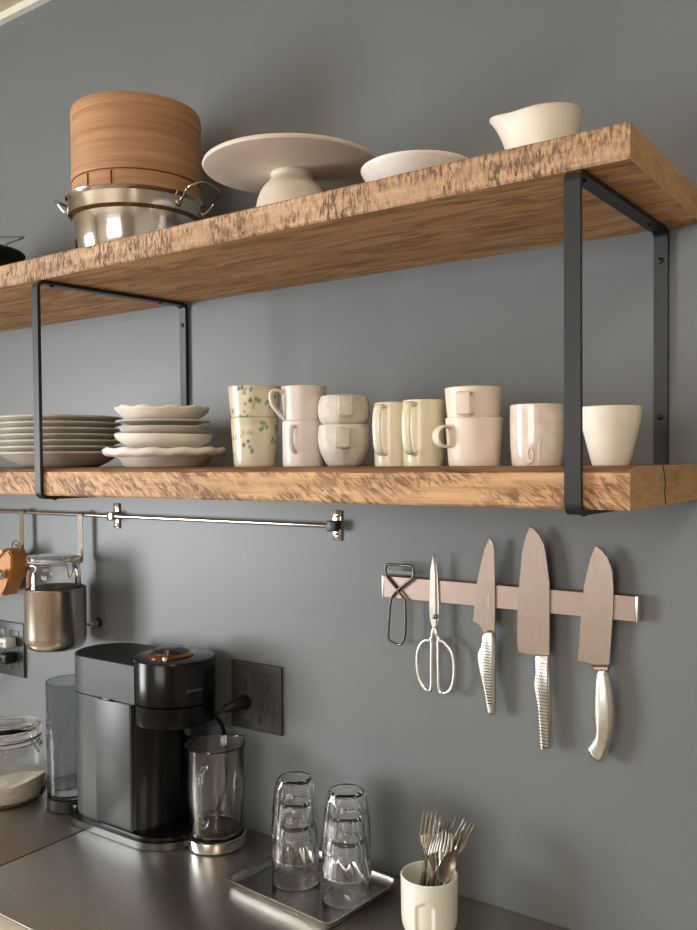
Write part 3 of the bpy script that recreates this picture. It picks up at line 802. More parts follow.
# ------------------------------------------------------------------ magnetic rack and what hangs on it
T = thing('magnetic_knife_rack', 'brushed steel magnetic strip on the wall holding knives and scissors', 'knife rack', (-.7945, 0, 1.390))
bm = bmesh.new(); box(bm, .0035, .4250, -.0185, -.0003, 0, .0365, bev=.0008, seg=1); finish(bm, 'bar', M['rack'], T, False)
for x in (0, .4255):
    bm = bmesh.new(); box(bm, x, x+.0035, -.0188, -.0003, -.0004, .0369, bev=.001); finish(bm, 'end_cap', M['handle'], T)
YF = -.0190
K1B = [(-0.5937, 1.5007), (-0.5876, 1.4947), (-0.5848, 1.484), (-0.5846, 1.4031), (-0.5850, 1.3499), (-0.6038, 1.3479), (-0.6108, 1.363), (-0.6235, 1.3648), (-0.6163, 1.424), (-0.6087, 1.4565), (-0.6015, 1.4831)]
K1H = [(-0.6035, 1.3510), (-0.5848, 1.3510), (-0.5846, 1.2894), (-0.5848, 1.2306), (-0.5880, 1.2240), (-0.5929, 1.2224), (-0.5982, 1.23), (-0.6032, 1.2586), (-0.6119, 1.2924), (-0.6147, 1.3147), (-0.6088, 1.3304)]
K2B = [(-0.5269, 1.5209), (-0.5184, 1.516), (-0.5108, 1.5073), (-0.5050, 1.4945), (-0.5009, 1.4808), (-0.4958, 1.4361), (-0.4953, 1.3270), (-0.5181, 1.3253), (-0.546, 1.3256), (-0.5479, 1.3432), (-0.5457, 1.4128), (-0.5393, 1.4787), (-0.5337, 1.5018)]
K2H = [(-0.5175, 1.3275), (-0.4953, 1.3286), (-0.4939, 1.276), (-0.4927, 1.1904), (-0.5017, 1.1857), (-0.5108, 1.1848), (-0.5146, 1.2442), (-0.5206, 1.2813), (-0.5184, 1.3044)]
K3B = [(-0.4257, 1.497), (-0.4162, 1.4904), (-0.4083, 1.479), (-0.4030, 1.4680), (-0.4004, 1.4577), (-0.3997, 1.4332), (-0.4004, 1.4033), (-0.4051, 1.3247), (-0.4288, 1.3216), (-0.4533, 1.3246), (-0.4475, 1.3883), (-0.4427, 1.4364), (-0.4343, 1.4775)]
K3L = [(-0.4300, 1.3228), (-0.4047, 1.3251), (-0.407, 1.3147), (-0.4232, 1.3125)]
K3H = [(-0.4240, 1.3140), (-0.4281, 1.2612), (-0.4263, 1.2245), (-0.4312, 1.2105), (-0.4383, 1.1989), (-0.4312, 1.187), (-0.4189, 1.182), (-0.4097, 1.1944), (-0.4006, 1.2254), (-0.3987, 1.2658), (-0.4068, 1.3160)]
def rel(P, o): return [(x-o[0], z-o[1]) for x, z in P]
def pillow(bm, outline, yc, hy, inset=.35, n=3):
    """rounded solid whose silhouette in (x,z) is the outline; depth 2*hy about yc"""
    cxx = sum(p[0] for p in outline)/len(outline)
    rings = []
    # offset inward along normals
    m = len(outline)
    def off(d):
        out = []
        for i in range(m):
            a = Vector(outline[i-1]); b = Vector(outline[i]); c = Vector(outline[(i+1) % m])
            t = (c-a).normalized(); nn = Vector((-t.y, t.x))
            if area > 0: nn = nn
            else: nn = -nn
            out.append(b+nn*d)
        return out
    area = sum(outline[i-1][0]*outline[i][1]-outline[i][0]*outline[i-1][1] for i in range(m))
    for a, d in ((-1, 1), (-.85, .55), (-.5, .15), (0, 0), (.5, .15), (.85, .55), (1, 1)):
        rings.append([bm.verts.new((p.x, yc+a*hy, p.y)) for p in off(d*inset)])
    for A, B in zip(rings, rings[1:]):
        for k in range(m): bm.faces.new((A[k], A[(k+1) % m], B[(k+1) % m], B[k]))
    bm.faces.new(rings[0]); bm.faces.new(list(reversed(rings[-1]))); return bm
def dimples(T, parent, x0, x1, z0, z1, sx0, sx1, yf, cols, rows):
    """rows of small dark round dimples pressed in the handle"""
    bm = bmesh.new()
    for r in range(rows):
        f = r/(rows-1); z = z0+(z1-z0)*f
        a = x0+(sx0-x0)*f; b = x1+(sx1-x1)*f
        for c in range(cols):
            x = a+(b-a)*(c+(.5 if r % 2 else .1))/cols
            disc(bm, (x, yf+.0002, z), (0, -1, 0), .00105, .0003, 8)
    return finish(bm, 'dimples', M['seam'], parent, False)
def blade(T, outline, o, n=2, edge_left=True):
    bm = bmesh.new(); prism(bm, rel(outline, o), YF-.0022, YF-.0002, bev=.0011, seg=1)
    return finish(bm, 'blade', M['blade'], T, True, 12)
kg = 'kitchen knives on the magnetic rack'
o1 = (-.60, 1.36)
T = thing('kitchen_knife', 'slim steel utility knife with dimpled handle and small etched mark', 'knife', (o1[0], 0, o1[1]), 0, kg)
b = blade(T, K1B, o1)
bm = bmesh.new(); pillow(bm, smooth2(rel(K1H, o1), 3), YF-.0012, .0065, .0042); h = finish(bm, 'handle', M['handle'], T, True, 60)
dimples(T, h, -.0075, .0118, -.024, -.118, .0045, .0125, YF-.0077, 6, 22)
textmesh('GLOBAL', .0062, 'lettering', M['lettering_d'], b, lambda c: Vector((.0035-c.y, YF-.00225-c.z, .040+c.x)), .00005)
o2 = (-.52, 1.34)
T = thing('kitchen_knife', 'large broad steel chef knife with straight dimpled handle, longest on the rack', 'knife', (o2[0], 0, o2[1]), 0, kg)
b = blade(T, K2B, o2)
bm = bmesh.new(); pillow(bm, rel(K2H, o2), YF-.0012, .0070, .0040); h = finish(bm, 'handle', M['handle'], T, True, 60)
dimples(T, h, .0025, .0245, -.024, -.150, .0120, .0265, YF-.0082, 6, 27)
o3 = (-.42, 1.34)
T = thing('kitchen_knife', 'broad santoku knife with smooth curved steel handle, rightmost on the rack', 'knife', (o3[0], 0, o3[1]), 0, kg)
b = blade(T, K3B, o3)
bm = bmesh.new(); pillow(bm, rel(K3L, o3), YF-.0012, .0062, .002); finish(bm, 'bolster', M['blade'], T, True, 50)
bm = bmesh.new(); pillow(bm, smooth2(rel(K3H, o3), 4), YF-.0012, .0090, .0070); finish(bm, 'handle', M['handle'], T, True, 70)

o4 = (-.691, 1.35)
T = thing('kitchen_scissors', 'bright steel kitchen scissors hanging blades up on the rack', 'scissors', (o4[0], 0, o4[1]))
SB1 = [(-0.6925, 1.4701), (-0.6985, 1.4425), (-0.7001, 1.3804), (-0.6993, 1.3608), (-0.6940, 1.3481), (-0.6880, 1.352), (-0.6885, 1.3656), (-0.6890, 1.384), (-0.6895, 1.4385)]
SB2 = [(-0.6925, 1.4701), (-0.6940, 1.4385), (-0.6945, 1.37), (-0.6935, 1.352), (-0.6873, 1.3475), (-0.6836, 1.3656), (-0.6836, 1.384), (-0.6859, 1.4385), (-0.6895, 1.4600)]
bm = bmesh.new(); prism(bm, rel(SB2, o4), YF-.0019, YF-.0001, bev=.0005, seg=1); finish(bm, 'blade', M['handle'], T, True, 20)
bm = bmesh.new(); prism(bm, rel(SB1, o4), YF-.0042, YF-.0021, bev=.0006, seg=1); finish(bm, 'blade', M['handle'], T, True, 20)
SL = [(-0.6885, 1.3560), (-0.6935, 1.3440), (-0.6985, 1.3290), (-0.7085, 1.3265), (-0.7175, 1.3190), (-0.7242, 1.3005), (-0.7234, 1.273), (-0.7165, 1.2545), (-0.7060, 1.2455), (-0.6985, 1.2500), (-0.6975, 1.2873), (-0.6970, 1.3201), (-0.6975, 1.3290)]
SR = [(-0.6945, 1.3560), (-0.6890, 1.3440), (-0.6842, 1.3320), (-0.6748, 1.3275), (-0.6628, 1.3161), (-0.6566, 1.298), (-0.6567, 1.2717), (-0.6625, 1.2530), (-0.6720, 1.2455), (-0.6832, 1.2490), (-0.6850, 1.289), (-0.6850, 1.3216), (-0.6845, 1.3320)]
for P, y in ((SL, YF-.0025), (SR, YF-.0025)):
    bm = bmesh.new(); P = rel(P, o4)
    pts = spline([(x, y, z) for x, z in P], 5)
    tube(bm, pts, [.0042 if k < 8 else .0031 for k in range(len(pts))], 10, flat=(1, .75), up=(1, 0, .01))
    finish(bm, 'handle', M['handle'], T, True, 60)
bm = bmesh.new(); disc(bm, (.0007, YF-.0042, .0174), (0, -1, 0), .0042, .0012, 18, .0006); finish(bm, 'pivot_screw', M['darkwire'], T)

o5 = (-.761, 1.405)
T = thing('wire_peeler', 'looped grey wire peeler with swivel blade, leftmost on the rack', 'peeler', (o5[0], 0, o5[1]))
A = [(-.7611, 1.405), (-.7720, 1.4155), (-.7836, 1.4277), (-.7849, 1.4419), (-.7805, 1.4464), (-.7580, 1.4468), (-.7337, 1.4468), (-.7299, 1.4438), (-.7309, 1.4288), (-.7450, 1.4170), (-.7611, 1.405)]
B = [(-.7611, 1.4050), (-.7736, 1.3914), (-.7782, 1.3615), (-.7808, 1.3274), (-.7775, 1.3187), (-.7612, 1.3135), (-.7500, 1.3204), (-.7460, 1.3396), (-.7460, 1.3867), (-.7500, 1.3940), (-.7611, 1.4050)]
bm = bmesh.new()
for Q, dy in ((A, 0), (B, .0)):
    n = len(Q)
    pts = spline([(x-o5[0], YF-.0024-(.002 if i > n//2 else 0), z-o5[1]) for i, (x, z) in enumerate(Q)], 5); tube(bm, pts, .0022, 8)
finish(bm, 'wire_frame', M['darkwire'], T, True, 60)
bm = bmesh.new(); box(bm, -.0215, .0285, YF-.0030, YF-.0018, .0265, .0335, bev=.0004, seg=1); finish(bm, 'blade', M['darkwire'], T)

# ------------------------------------------------------------------ coffee machine
HX, HY, HR = -1.212, -.1, .0775
def stadium(xl, xr, y, r, n=24, rl=None):
    rl = rl or r
    pts = [(xr+r*math.cos(a), y+r*math.sin(a)) for a in [-PI/2+PI*k/n for k in range(n+1)]]
    pts += [(xl+rl*math.cos(a), y+rl*math.sin(a)) for a in [PI/2+PI*k/n for k in range(n+1)]]
    return pts
T = thing('coffee_machine', 'black capsule coffee machine with round head and copper ringed lever on the worktop', 'coffee machine', (0, 0, ZC))
def z_(z): return z-ZC
XL = -1.386
bm = bmesh.new(); zprism(bm, stadium(XL-.008, HX-.022, HY, .0840), .0004, .014, bev=.005, bevbot=.001); f = finish(bm, 'base_plate', M['base_g'], T, True, 35); f['label'] = 'dark silver base plate'
bm = bmesh.new(); zprism(bm, stadium(XL+.002, HX-.022, HY, .0775), .0142, .0215, bev=.003); finish(bm, 'base_ring', M['plastic_b'], T)
# rear housing (tank side) and its door panel
rear = [(x, y) for x, y in stadium(XL, -1.262, HY, .0720)]
bm = bmesh.new(); zprism(bm, [(XL, HY-.072), (-1.252, HY-.072), (-1.252, HY+.072), (XL, HY+.072)]+[(XL+.072*math.cos(a), HY+.072*math.sin(a)) for a in [PI/2+PI*k/20 for k in range(1, 20)]], .0216, z_(1.1705), bev=.001)
finish(bm, 'rear_housing', M['plastic_s'], T)
bm = bmesh.new(); box(bm, -1.352, -1.254, HY-.0735, HY-.0715, .0225, z_(1.1700), bev=.0006); finish(bm, 'side_panel', M['plastic_s'], T)
# top cover of the rear, rim line
bm = bmesh.new(); zprism(bm, [(XL, HY-.0735), (-1.240, HY-.0735), (-1.240, HY+.0735), (XL, HY+.0735)]+[(XL+.0735*math.cos(a), HY+.0735*math.sin(a)) for a in [PI/2+PI*k/20 for k in range(1, 20)]], z_(1.1735), z_(1.2430), bev=.0018)
finish(bm, 'rear_lid', M['plastic_s'], T)
bm = bmesh.new(); zprism(bm, [(XL, HY-.0715), (-1.240, HY-.0715), (-1.240, HY+.0715), (XL, HY+.0715)]+[(XL+.0715*math.cos(a), HY+.0715*math.sin(a)) for a in [PI/2+PI*k/20 for k in range(1, 20)]], z_(1.2431), z_(1.2445), bev=.0006)
finish(bm, 'top_plate', M['plastic_m'], T)
bm = bmesh.new(); box(bm, -1.338, -1.300, HY-.0765, HY-.0736, z_(1.1700), z_(1.1745), bev=.001); finish(bm, 'catch', M['plastic_b'], T)
# column
bm = bmesh.new()
zprism(bm, [(HX-.045+.058*math.cos(a), HY+.070*math.sin(a)) for a in [2*PI*k/48 for k in range(48)]], .0216, z_(1.1340), bev=.001)
finish(bm, 'column', M['plastic_b'], T)
# head
bm = bmesh.new(); lathe(bm, [(0, z_(1.134)), (HR-.006, z_(1.134)), (HR-.001, z_(1.1365)), (HR-.0005, z_(1.140)), (HR-.0005, z_(1.1725)), (HR-.002, z_(1.1738)), (0, z_(1.1738))], 72, HX, HY); finish(bm, 'lower_head', M['plastic_b'], T)
bm = bmesh.new(); lathe(bm, [(0, z_(1.1740)), (HR-.003, z_(1.1742)), (HR, z_(1.1760)), (HR, z_(1.2520)), (HR-.0015, z_(1.2548)), (HR-.006, z_(1.2560)), (0, z_(1.2575))], 72, HX, HY); hd = finish(bm, 'head', M['plastic_b'], T)
def bend(c):
    a = math.radians(-14)+c.x/HR
    r = HR+.0001+c.z
    return Vector((HX+r*math.cos(a), HY+r*math.sin(a), z_(1.2035)+c.y))
textmesh('NESPRESSO', .0068, 'lettering', M['lettering'], hd, bend, .0002)
KX, KY = HX-.004, HY-.004
bm = bmesh.new(); lathe(bm, [(.036, z_(1.2565)), (.0430, z_(1.2568)), (.0435, z_(1.2590)), (.0415, z_(1.2612)), (.037, z_(1.2625)), (.036, z_(1.2600))], 56, KX, KY, closed=True); finish(bm, 'copper_ring', M['copper'], T)
bm = bmesh.new(); lathe(bm, [(0, z_(1.2580)), (.0365, z_(1.2580)), (.0368, z_(1.2625)), (.034, z_(1.2665)), (.027, z_(1.2705)), (.0235, z_(1.2712)), (.0215, z_(1.2700)), (0, z_(1.2695))], 56, KX, KY); kn = finish(bm, 'lever_dial', M['smoke'], T)
bm = bmesh.new(); lathe(bm, [(0, z_(1.2700)), (.020, z_(1.2704)), (.0205, z_(1.2714)), (.012, z_(1.2722)), (0, z_(1.2724))], 40, KX, KY); finish(bm, 'dial_cap', M['plastic_b'], kn)
a = math.atan2(-1.25-KY, 0-KX)-.22
bm = bmesh.new()
d = Vector((math.cos(a), math.sin(a), 0)); c0 = Vector((KX, KY, 0))
tube(bm, [c0+d*.030+Vector((0, 0, z_(1.2700))), c0+d*.042+Vector((0, 0, z_(1.2665))), c0+d*.0480+Vector((0, 0, z_(1.2610))), c0+d*.0490+Vector((0, 0, z_(1.2540)))], [.003, .0042, .0045, .0040], 12, flat=(.6, 1.1), up=(0, 0, 1))
finish(bm, 'lever_tip', M['chrome'], T)
bm = bmesh.new(); lathe(bm, [(0, z_(1.112)), (.012, z_(1.112)), (.016, z_(1.118)), (.022, z_(1.1338)), (0, z_(1.1338))], 32, HX+.042, HY+.004); finish(bm, 'spout', M['plastic_m'], T)
# drip tray
DX, DY = -1.1255, -.082
bm = bmesh.new(); lathe(bm, [(0, .0004), (.053, .0004), (.056, .002), (.0565, .006), (.0565, .018), (.0560, .0205), (.054, .0215), (.052, .0200), (0, .0200)], 72, DX, DY); dt = finish(bm, 'drip_tray', M['chrome'], T)
bm = bmesh.new(); lathe(bm, [(0, .0203), (.0500, .0203), (.0510, .0212), (.0500, .0220), (0, .0220)], 60, DX, DY); finish(bm, 'drip_grid', M['plastic_m'], dt)
bm = bmesh.new(); box(bm, HX, DX-.02, DY-.035, DY+.02, .0006, .016, bev=.003); finish(bm, 'tray_arm', M['plastic_m'], dt)
# water tank
WX, WY, WR = -1.4975, -.118, .0500
tk = None
bm = bmesh.new(); lathe(bm, [(0, .026), (.044, .026), (WR-.001, .029), (WR, .034), (WR, .2605), (WR-.001, .2615), (WR-.0022, .2605), (WR-.0022, .036), (.043, .031), (0, .031)], 72, WX, WY); tk = finish(bm, 'water_tank', M['glass_t'], T)
bm = bmesh.new(); lathe(bm, [(0, .0315), (.0425, .0315), (WR-.0026, .036), (WR-.0026, .052), (0, .052)], 64, WX, WY); finish(bm, 'water', M['water'], tk)
bm = bmesh.new(); lathe(bm, [(0, .0004), (.048, .0004), (.050, .003), (.050, .0245), (.049, .0255), (0, .0255)], 64, WX, WY); finish(bm, 'tank_base', M['plastic_m'], T)
bm = bmesh.new(); lathe(bm, [(0, .004), (.0, .018)], 4) if False else None
box(bm, WX+.01, XL-.04, WY-.03, WY+.04, .002, .020, bev=.002); finish(bm, 'tank_arm', M['plastic_m'], T)
# power cord
bm = bmesh.new()
ox, oz = -1.1130, 1.1610
P = spline([(ox, -.0095, z_(oz)), (ox, -.020, z_(oz)), (ox-.003, -.040, z_(oz-.0005)), (ox-.012, -.056, z_(oz-.006))], 6)
tube(bm, P, [.0135]*5+[.0125]*5+[.010]*4+[.0085]*5, 14); plug = finish(bm, 'plug', M['rubber'], T)
bm = bmesh.new()
tube(bm, spline([(ox-.010, -.052, z_(oz-.005)), (ox-.028, -.060, z_(oz-.020)), (ox-.040, -.030, z_(oz-.053)), (ox-.050, -.009, z_(1.04)), (ox-.060, -.009, z_(.97)), (ox-.085, -.012, z_(.925)), (-1.23, -.018, z_(.93))], 8), .0038, 10)
finish(bm, 'power_cord', M['rubber'], T)

# glass pitcher on the drip tray
T = thing('glass_pitcher', 'tall clear glass pitcher with loop handle standing on the chrome drip tray', 'pitcher', (DX+.001, DY-.002, ZC+.0224), 0)
def gm(t, r, z):
    a = (t-math.radians(75)+PI) % (2*PI)-PI
    w = math.exp(-(a/.22)**2)*max(0, (z-.135)/.028)**1.5
    return (r+.010*w, z+.001*w)
bm = bmesh.new()
lathe(bm, [(0, 0), (.042, 0), (.047, .002), (.0495, .006), (.0505, .014), (.0530, .08), (.0552, .160), (.0560, .1635), (.0548, .1650), (.0535, .1630), (.0508, .08), (.0482, .014), (.046, .0075), (0, .006)], 96, mod=gm)
finish(bm, 'body', M['glass'], T)
bm = bmesh.new()
ha = math.radians(-64)
def hq(r, z): return (r*math.cos(ha), r*math.sin(ha), z)
tube(bm, spline([hq(.0525, .137), hq(.063, .142), hq(.076, .134), hq(.083, .110), hq(.083, .080), hq(.078, .052), hq(.068, .038), hq(.058, .036), hq(.0515, .043)], 6), .0048, 12)
finish(bm, 'handle', M['glass'], T)

# ------------------------------------------------------------------ tray with stacked glasses
tx0, tx1, ty0, ty1 = -.9925, -.7555, -.2085, -.0250
T = thing('steel_tray', 'small rectangular steel tray with raised rim under the stacked glasses', 'tray', ((tx0+tx1)/2, (ty0+ty1)/2, ZC), math.radians(-5))
def rrect(hx, hy, r, n=6):
    out = []
    for cx_, cy_, a0 in ((hx-r, hy-r, 0), (-hx+r, hy-r, PI/2), (-hx+r, -hy+r, PI), (hx-r, -hy+r, 1.5*PI)):
        out += [(cx_+r*math.cos(a0+PI/2*k/n), cy_+r*math.sin(a0+PI/2*k/n)) for k in range(n+1)]
    return out
hx, hy = (tx1-tx0)/2, (ty1-ty0)/2
lv = [(-.012, .0004), (-.008, .0006), (-.005, .004), (-.0025, .0115), (0, .0140), (.0005, .0128), (-.0010, .0150), (-.0040, .0130), (-.0065, .0050), (-.0105, .0022), (-.015, .0018)]
lv = [(-.012, .0004), (-.008, .0006), (-.0055, .0040), (-.0035, .0115), (-.0005, .0128), (0, .0140), (-.0010, .0150), (-.0048, .0138), (-.0070, .0050), (-.0105, .0024), (-.015, .0018)]
bm = bmesh.new(); rings = []
for d, z in lv: rings.append([bm.verts.new((x, y, z)) for x, y in rrect(hx+d, hy+d, max(.012+d, .004)+.004)])
for A, B in zip(rings, rings[1:]):
    for k in range(len(A)): bm.faces.new((A[k], A[(k+1) % len(A)], B[(k+1) % len(A)], B[k]))
bm.faces.new(list(reversed(rings[0]))); bm.faces.new(rings[-1])
finish(bm, 'pan', M['tray'], T, True, 40)
GH = .0975
def tumbler_mesh():
    # upside-down: rim at z=0, base on top
    n = 9
    def md(t, r, z):
        w = max(0, min(1, (z-.026)/.006))*max(0, min(1, (GH-.004-z)/.008))
        a = (t % (2*PI/n))-PI/n; k = math.cos(PI/n)/math.cos(a)
        return (r*(1+(k*1.025-1)*w*OUT[0]), z)
    OUT = [1]
    bm = bmesh.new()
    outer = [(.0403, .0006), (.0408, .002), (.0400, .014), (.0390, .026), (.0394, .031), (.0386, .040), (.0366, .058), (.0342, .076), (.0316, .090), (.0290, .0955), (.0250, GH)]
    inner = [(0, GH-.006), (.0255, GH-.0070), (.0298, .083), (.0326, .066), (.0352, .048), (.0370, .032), (.0378, .022), (.0392, .002), (.0397, .0006)]
    rings = []
    def ringv(r, z, m):
        out = []
        for k in range(72):
            t = 2*PI*k/72; rr, zz = md(t, r, z) if m else (r, z)
            out.append(bm.verts.new((rr*math.cos(t), rr*math.sin(t), zz)))
        return out
    top = bm.verts.new((0, 0, GH-.0015))
    R = [ringv(r, z, True) for r, z in outer] + [[top]]
    I = [[bm.verts.new((0, 0, GH-.006))]]+[ringv(r, z, False) for r, z in inner[1:]]
    def join(A, B):
        for k in range(72):
            k2 = (k+1) % 72
            if len(A) == 1: bm.faces.new((A[0], B[k], B[k2]))
            elif len(B) == 1: bm.faces.new((A[k], A[k2], B[0]))
            else: bm.faces.new((A[k], A[k2], B[k2], B[k]))
    for A, B in zip(R, R[1:]): join(A, B)
    for A, B in zip(I, I[1:]): join(A, B)
    join(I[-1], R[0])
    return bm
g0 = None
for (gx, gy, w) in ((-.911, -.113, 'left'), (-.806, -.112, 'right')):
    for k, nm in enumerate(('bottom glass of the', 'middle glass of the', 'top glass of the')):
        if g0 is None: g = g0 = finish(tumbler_mesh(), 'drinking_glass', M['glass'], None, True, 22)
        else: g = g0.copy(); COL.objects.link(g)
        g.location = (gx, gy, ZC+.0026+.0388*k); g.rotation_euler = (0, 0, .35*k+(.2 if w == 'left' else 0))
        tag(g, 'clear faceted tumbler upside down, %s %s stack on the tray' % (nm, w), 'glass', 'upturned glasses on the steel tray')

# ------------------------------------------------------------------ cutlery cup
UX, UY = -.6475, -.1205
T = thing('cutlery_cup', 'ivory porcelain cup with thumb dent holding forks and spoons', 'cup', (UX, UY, ZC+.0004))
da = math.atan2(CAMP.y-UY, CAMP.x-UX)-.16
def dent(t, r, z):
    a = (t-da+PI) % (2*PI)-PI
    w = max(0, min(1, (.0155-abs(a*.043))/.0045)) if abs(a) < .5 else 0
    zc = .031; zt = max(0, min(1, (.062-math.sqrt(max(0, (a*.043)**2))*.5-z)/.006))*max(0, min(1, (z-.004)/.01))
    return (r-.0030*w*zt*(1 if r > .036 else 0), z)
bm = bmesh.new()
lathe(bm, shell(dense(smoothprof([(.033, 0), (.0375, .003), (.0410, .012), (.0425, .03), (.0430, .0855)], 5), 60), .0035), 180, mod=dent)
finish(bm, 'body', M['cer_cup'], T, True, 45)

def utensil_mesh(kind, L):
    """along local +z from 0 (handle end) to L (tip); width in x, bowl curves to -y"""
    bm = bmesh.new()
    def slab(secs):
        R = [[bm.verts.new((xc+sx*w/2, y+sy*t/2, z)) for sx, sy in ((-1, -.6), (-.5, -1), (.5, -1), (1, -.6), (1, .6), (.5, 1), (-.5, 1), (-1, .6))] for xc, y, z, w, t in secs]
        for A, B in zip(R, R[1:]):
            for k in range(8): bm.faces.new((A[k], A[(k+1) % 8], B[(k+1) % 8], B[k]))
        bm.faces.new(R[0]); bm.faces.new(list(reversed(R[-1])))
    hz = L-.062
    hand = [(0, 0, 0, .010, .0018), (0, 0, .003, .015, .002), (0, -.0006, .03, .0145, .0022), (0, -.002, .07, .0085, .0026), (0, -.0035, hz-.012, .0055, .003), (0, -.0025, hz, .006, .0028)]
    if kind == 'fork':
        slab(hand+[(0, 0, hz+.008, .012, .0022), (0, .002, hz+.015, .020, .002), (0, .003, hz+.024, .0235, .0018)])
        for k in range(4):
            x = -.0098+.00653*k
            slab([(x, .003, hz+.0235, .0046, .0017), (x*1.0, .0025, hz+.035, .0036, .0016), (x, .0005, hz+.052, .0030, .0014), (x, -.0015, L, .0014, .001)])
    else:
        slab(hand)
        # bowl: grid patch with thickness
        n = 14
        for s in (1,):
            top = []; bot = []
            for i in range(n+1):
                v = i/n; z = hz-.002+v*.062
                w = .0195*math.sin(PI*min(1, (v*.94+.04)))**.6*(1-.12*v)
                ra = []; rb = []
                for j in range(9):
                    u = -1+2*j/8; x = u*w
                    y = .0065*(1-u*u)*math.sin(PI*min(1, v+.02))**.7 - .002
                    ra.append(bm.verts.new((x, y, z))); rb.append(bm.verts.new((x, y+.0013, z)))
                top.append(ra); bot.append(rb)
            for i in range(n):
                for j in range(8):
                    bm.faces.new((top[i][j], top[i][j+1], top[i+1][j+1], top[i+1][j])); bm.faces.new((bot[i][j], bot[i+1][j], bot[i+1][j+1], bot[i][j+1]))
                bm.faces.new((top[i][0], top[i+1][0], bot[i+1][0], bot[i][0])); bm.faces.new((top[i][8], bot[i][8], bot[i+1][8], top[i+1][8]))
            for r in (0, n):
                for j in range(8): bm.faces.new((top[r][j], bot[r][j], bot[r][j+1], top[r][j+1]) if r == 0 else (top[r][j], top[r][j+1], bot[r][j+1], bot[r][j]))
    return bm
fm = finish(utensil_mesh('fork', .176), 'fork', M['steel'], None, True, 40)
sm = finish(utensil_mesh('spoon', .168), 'spoon', M['steel'], None, True, 40)
Rv = Vector((.82, .573, 0)); Cv = Vector((.573, -.82, 0))
# (kind, foot offset right, foot toward viewer, head offset right, head toward, twist, lift, label)
ut = [('fork', -.018, .012, -.001, .012, .25, .004, 'steel fork standing tallest, at the left of the cutlery cup'),
      ('fork', -.020, -.006, .010, -.014, -.3, -.012, 'steel fork behind the tallest fork in the cutlery cup'),
      ('fork', -.012, .019, .012, .028, .7, -.022, 'steel fork leaning in front, second from the left in the cup'),
      ('spoon', -.014, .003, .030, .000, .1, -.016, 'steel spoon showing its bright round bowl in the middle of the bunch'),
      ('fork', -.002, .017, .030, .014, -.7, -.026, 'steel fork crossing in front of the bright spoon'),
      ('fork', -.014, -.016, .036, -.026, .3, -.014, 'steel fork at the back right of the cutlery bunch'),
      ('spoon', .004, .008, .050, .008, 1.15, -.012, 'steel spoon turned edge-on, leaning far right in the cup'),
      ('fork', -.004, -.008, .062, -.014, .1, -.010, 'steel fork leaning furthest right out of the cutlery cup'),
      ('spoon', .006, .018, .031, .040, .4, -.036, 'steel spoon low in front, leaning right in the cup')]
used = {'fork': False, 'spoon': False}
for kind, fr, ft, hr, ht, tw, lift, lb in ut:
    src = fm if kind == 'fork' else sm
    if used[kind]: o = src.copy(); COL.objects.link(o)
    else: o = src; used[kind] = True
    L = .176 if kind == 'fork' else .168
    base = Vector((UX, UY, ZC+.0080))+Rv*fr+Cv*ft
    dr = Rv*(hr-fr)+Cv*(ht-ft); hh = math.sqrt(max(.001, (L*.93)**2-dr.length_squared))
    d = (dr+Vector((0, 0, hh))).normalized()
    # orientation: z -> d, x -> roughly the picture's right, twisted
    xa = (Rv-d*Rv.dot(d)).normalized(); ya = d.cross(xa)
    xt = xa*math.cos(tw)+ya*math.sin(tw); yt = d.cross(xt)
    Mx = Matrix((xt, yt, d)).transposed().to_4x4()
    sc = (L+lift)/L
    o.matrix_world = Matrix.Translation(base) @ Mx @ Matrix.Scale(sc, 4)
    tag(o, lb, kind, 'cutlery in the ivory cup')

# ------------------------------------------------------------------ flour jar
JX, JY = -1.6405, -.172
T = thing('flour_jar', 'wide clip-top glass jar part filled with white flour on the worktop', 'jar', (JX, JY, ZC+.0004), 0)
bm = bmesh.new()
lathe(bm, smoothprof([(.055, 0), (.068, .003), (.0765, .014), (.0785, .035), (.0780, .075), (.0735, .105), (.0665, .118), (.0645, .124), (.0665, .130), (.0690, .133)], 3)+[(.0660, .1345), (.0635, .131), (.0615, .122), (.0640, .114), (.0705, .102), (.0752, .074), (.0756, .035), (.0735, .016), (.066, .0065), (0, .005)], 80) if False else lathe(bm, [(0, 0)]+smoothprof([(.055, 0), (.068, .003), (.0765, .014), (.0785, .035), (.0780, .075), (.0735, .105), (.0665, .118), (.0645, .124), (.0665, .130), (.0690, .133)], 3)+[(.0660, .1345), (.0635, .131), (.0615, .122), (.0640, .114), (.0705, .102), (.0752, .074), (.0756, .035), (.0735, .016), (.066, .0065), (0, .005)], 80)
finish(bm, 'body', M['glass'], T, True, 60)
bm = bmesh.new()
lathe(bm, [(0, .1480), (.058, .1480), (.061, .1400), (.0700, .1385), (.0720, .1420), (.0720, .1500), (.0700, .1535), (.066, .1540), (.0620, .1600), (.056, .1615), (0, .1600)], 80)
finish(bm, 'lid', M['glass'], T, True, 40)
bm = bmesh.new(); tube(bm, [(.0665*math.cos(2*PI*k/48), .0665*math.sin(2*PI*k/48), .1368) for k in range(48)], .0018, 8, True); finish(bm, 'seal_ring', M['cer_grey'], T)
bm = bmesh.new()
tube(bm, [(.0682*math.cos(2*PI*k/48), .0682*math.sin(2*PI*k/48), .1245) for k in range(48)], .0012, 6, True)
for a in (math.radians(5), math.radians(17)):
    tube(bm, spline([(.0690*math.cos(a), .0690*math.sin(a), .1245), (.0765*math.cos(a), .0765*math.sin(a), .133), (.0755*math.cos(a), .0755*math.sin(a), .150), (.068*math.cos(a), .068*math.sin(a), .1565), (.058*math.cos(a), .058*math.sin(a), .1635)], 5), .0012, 6)
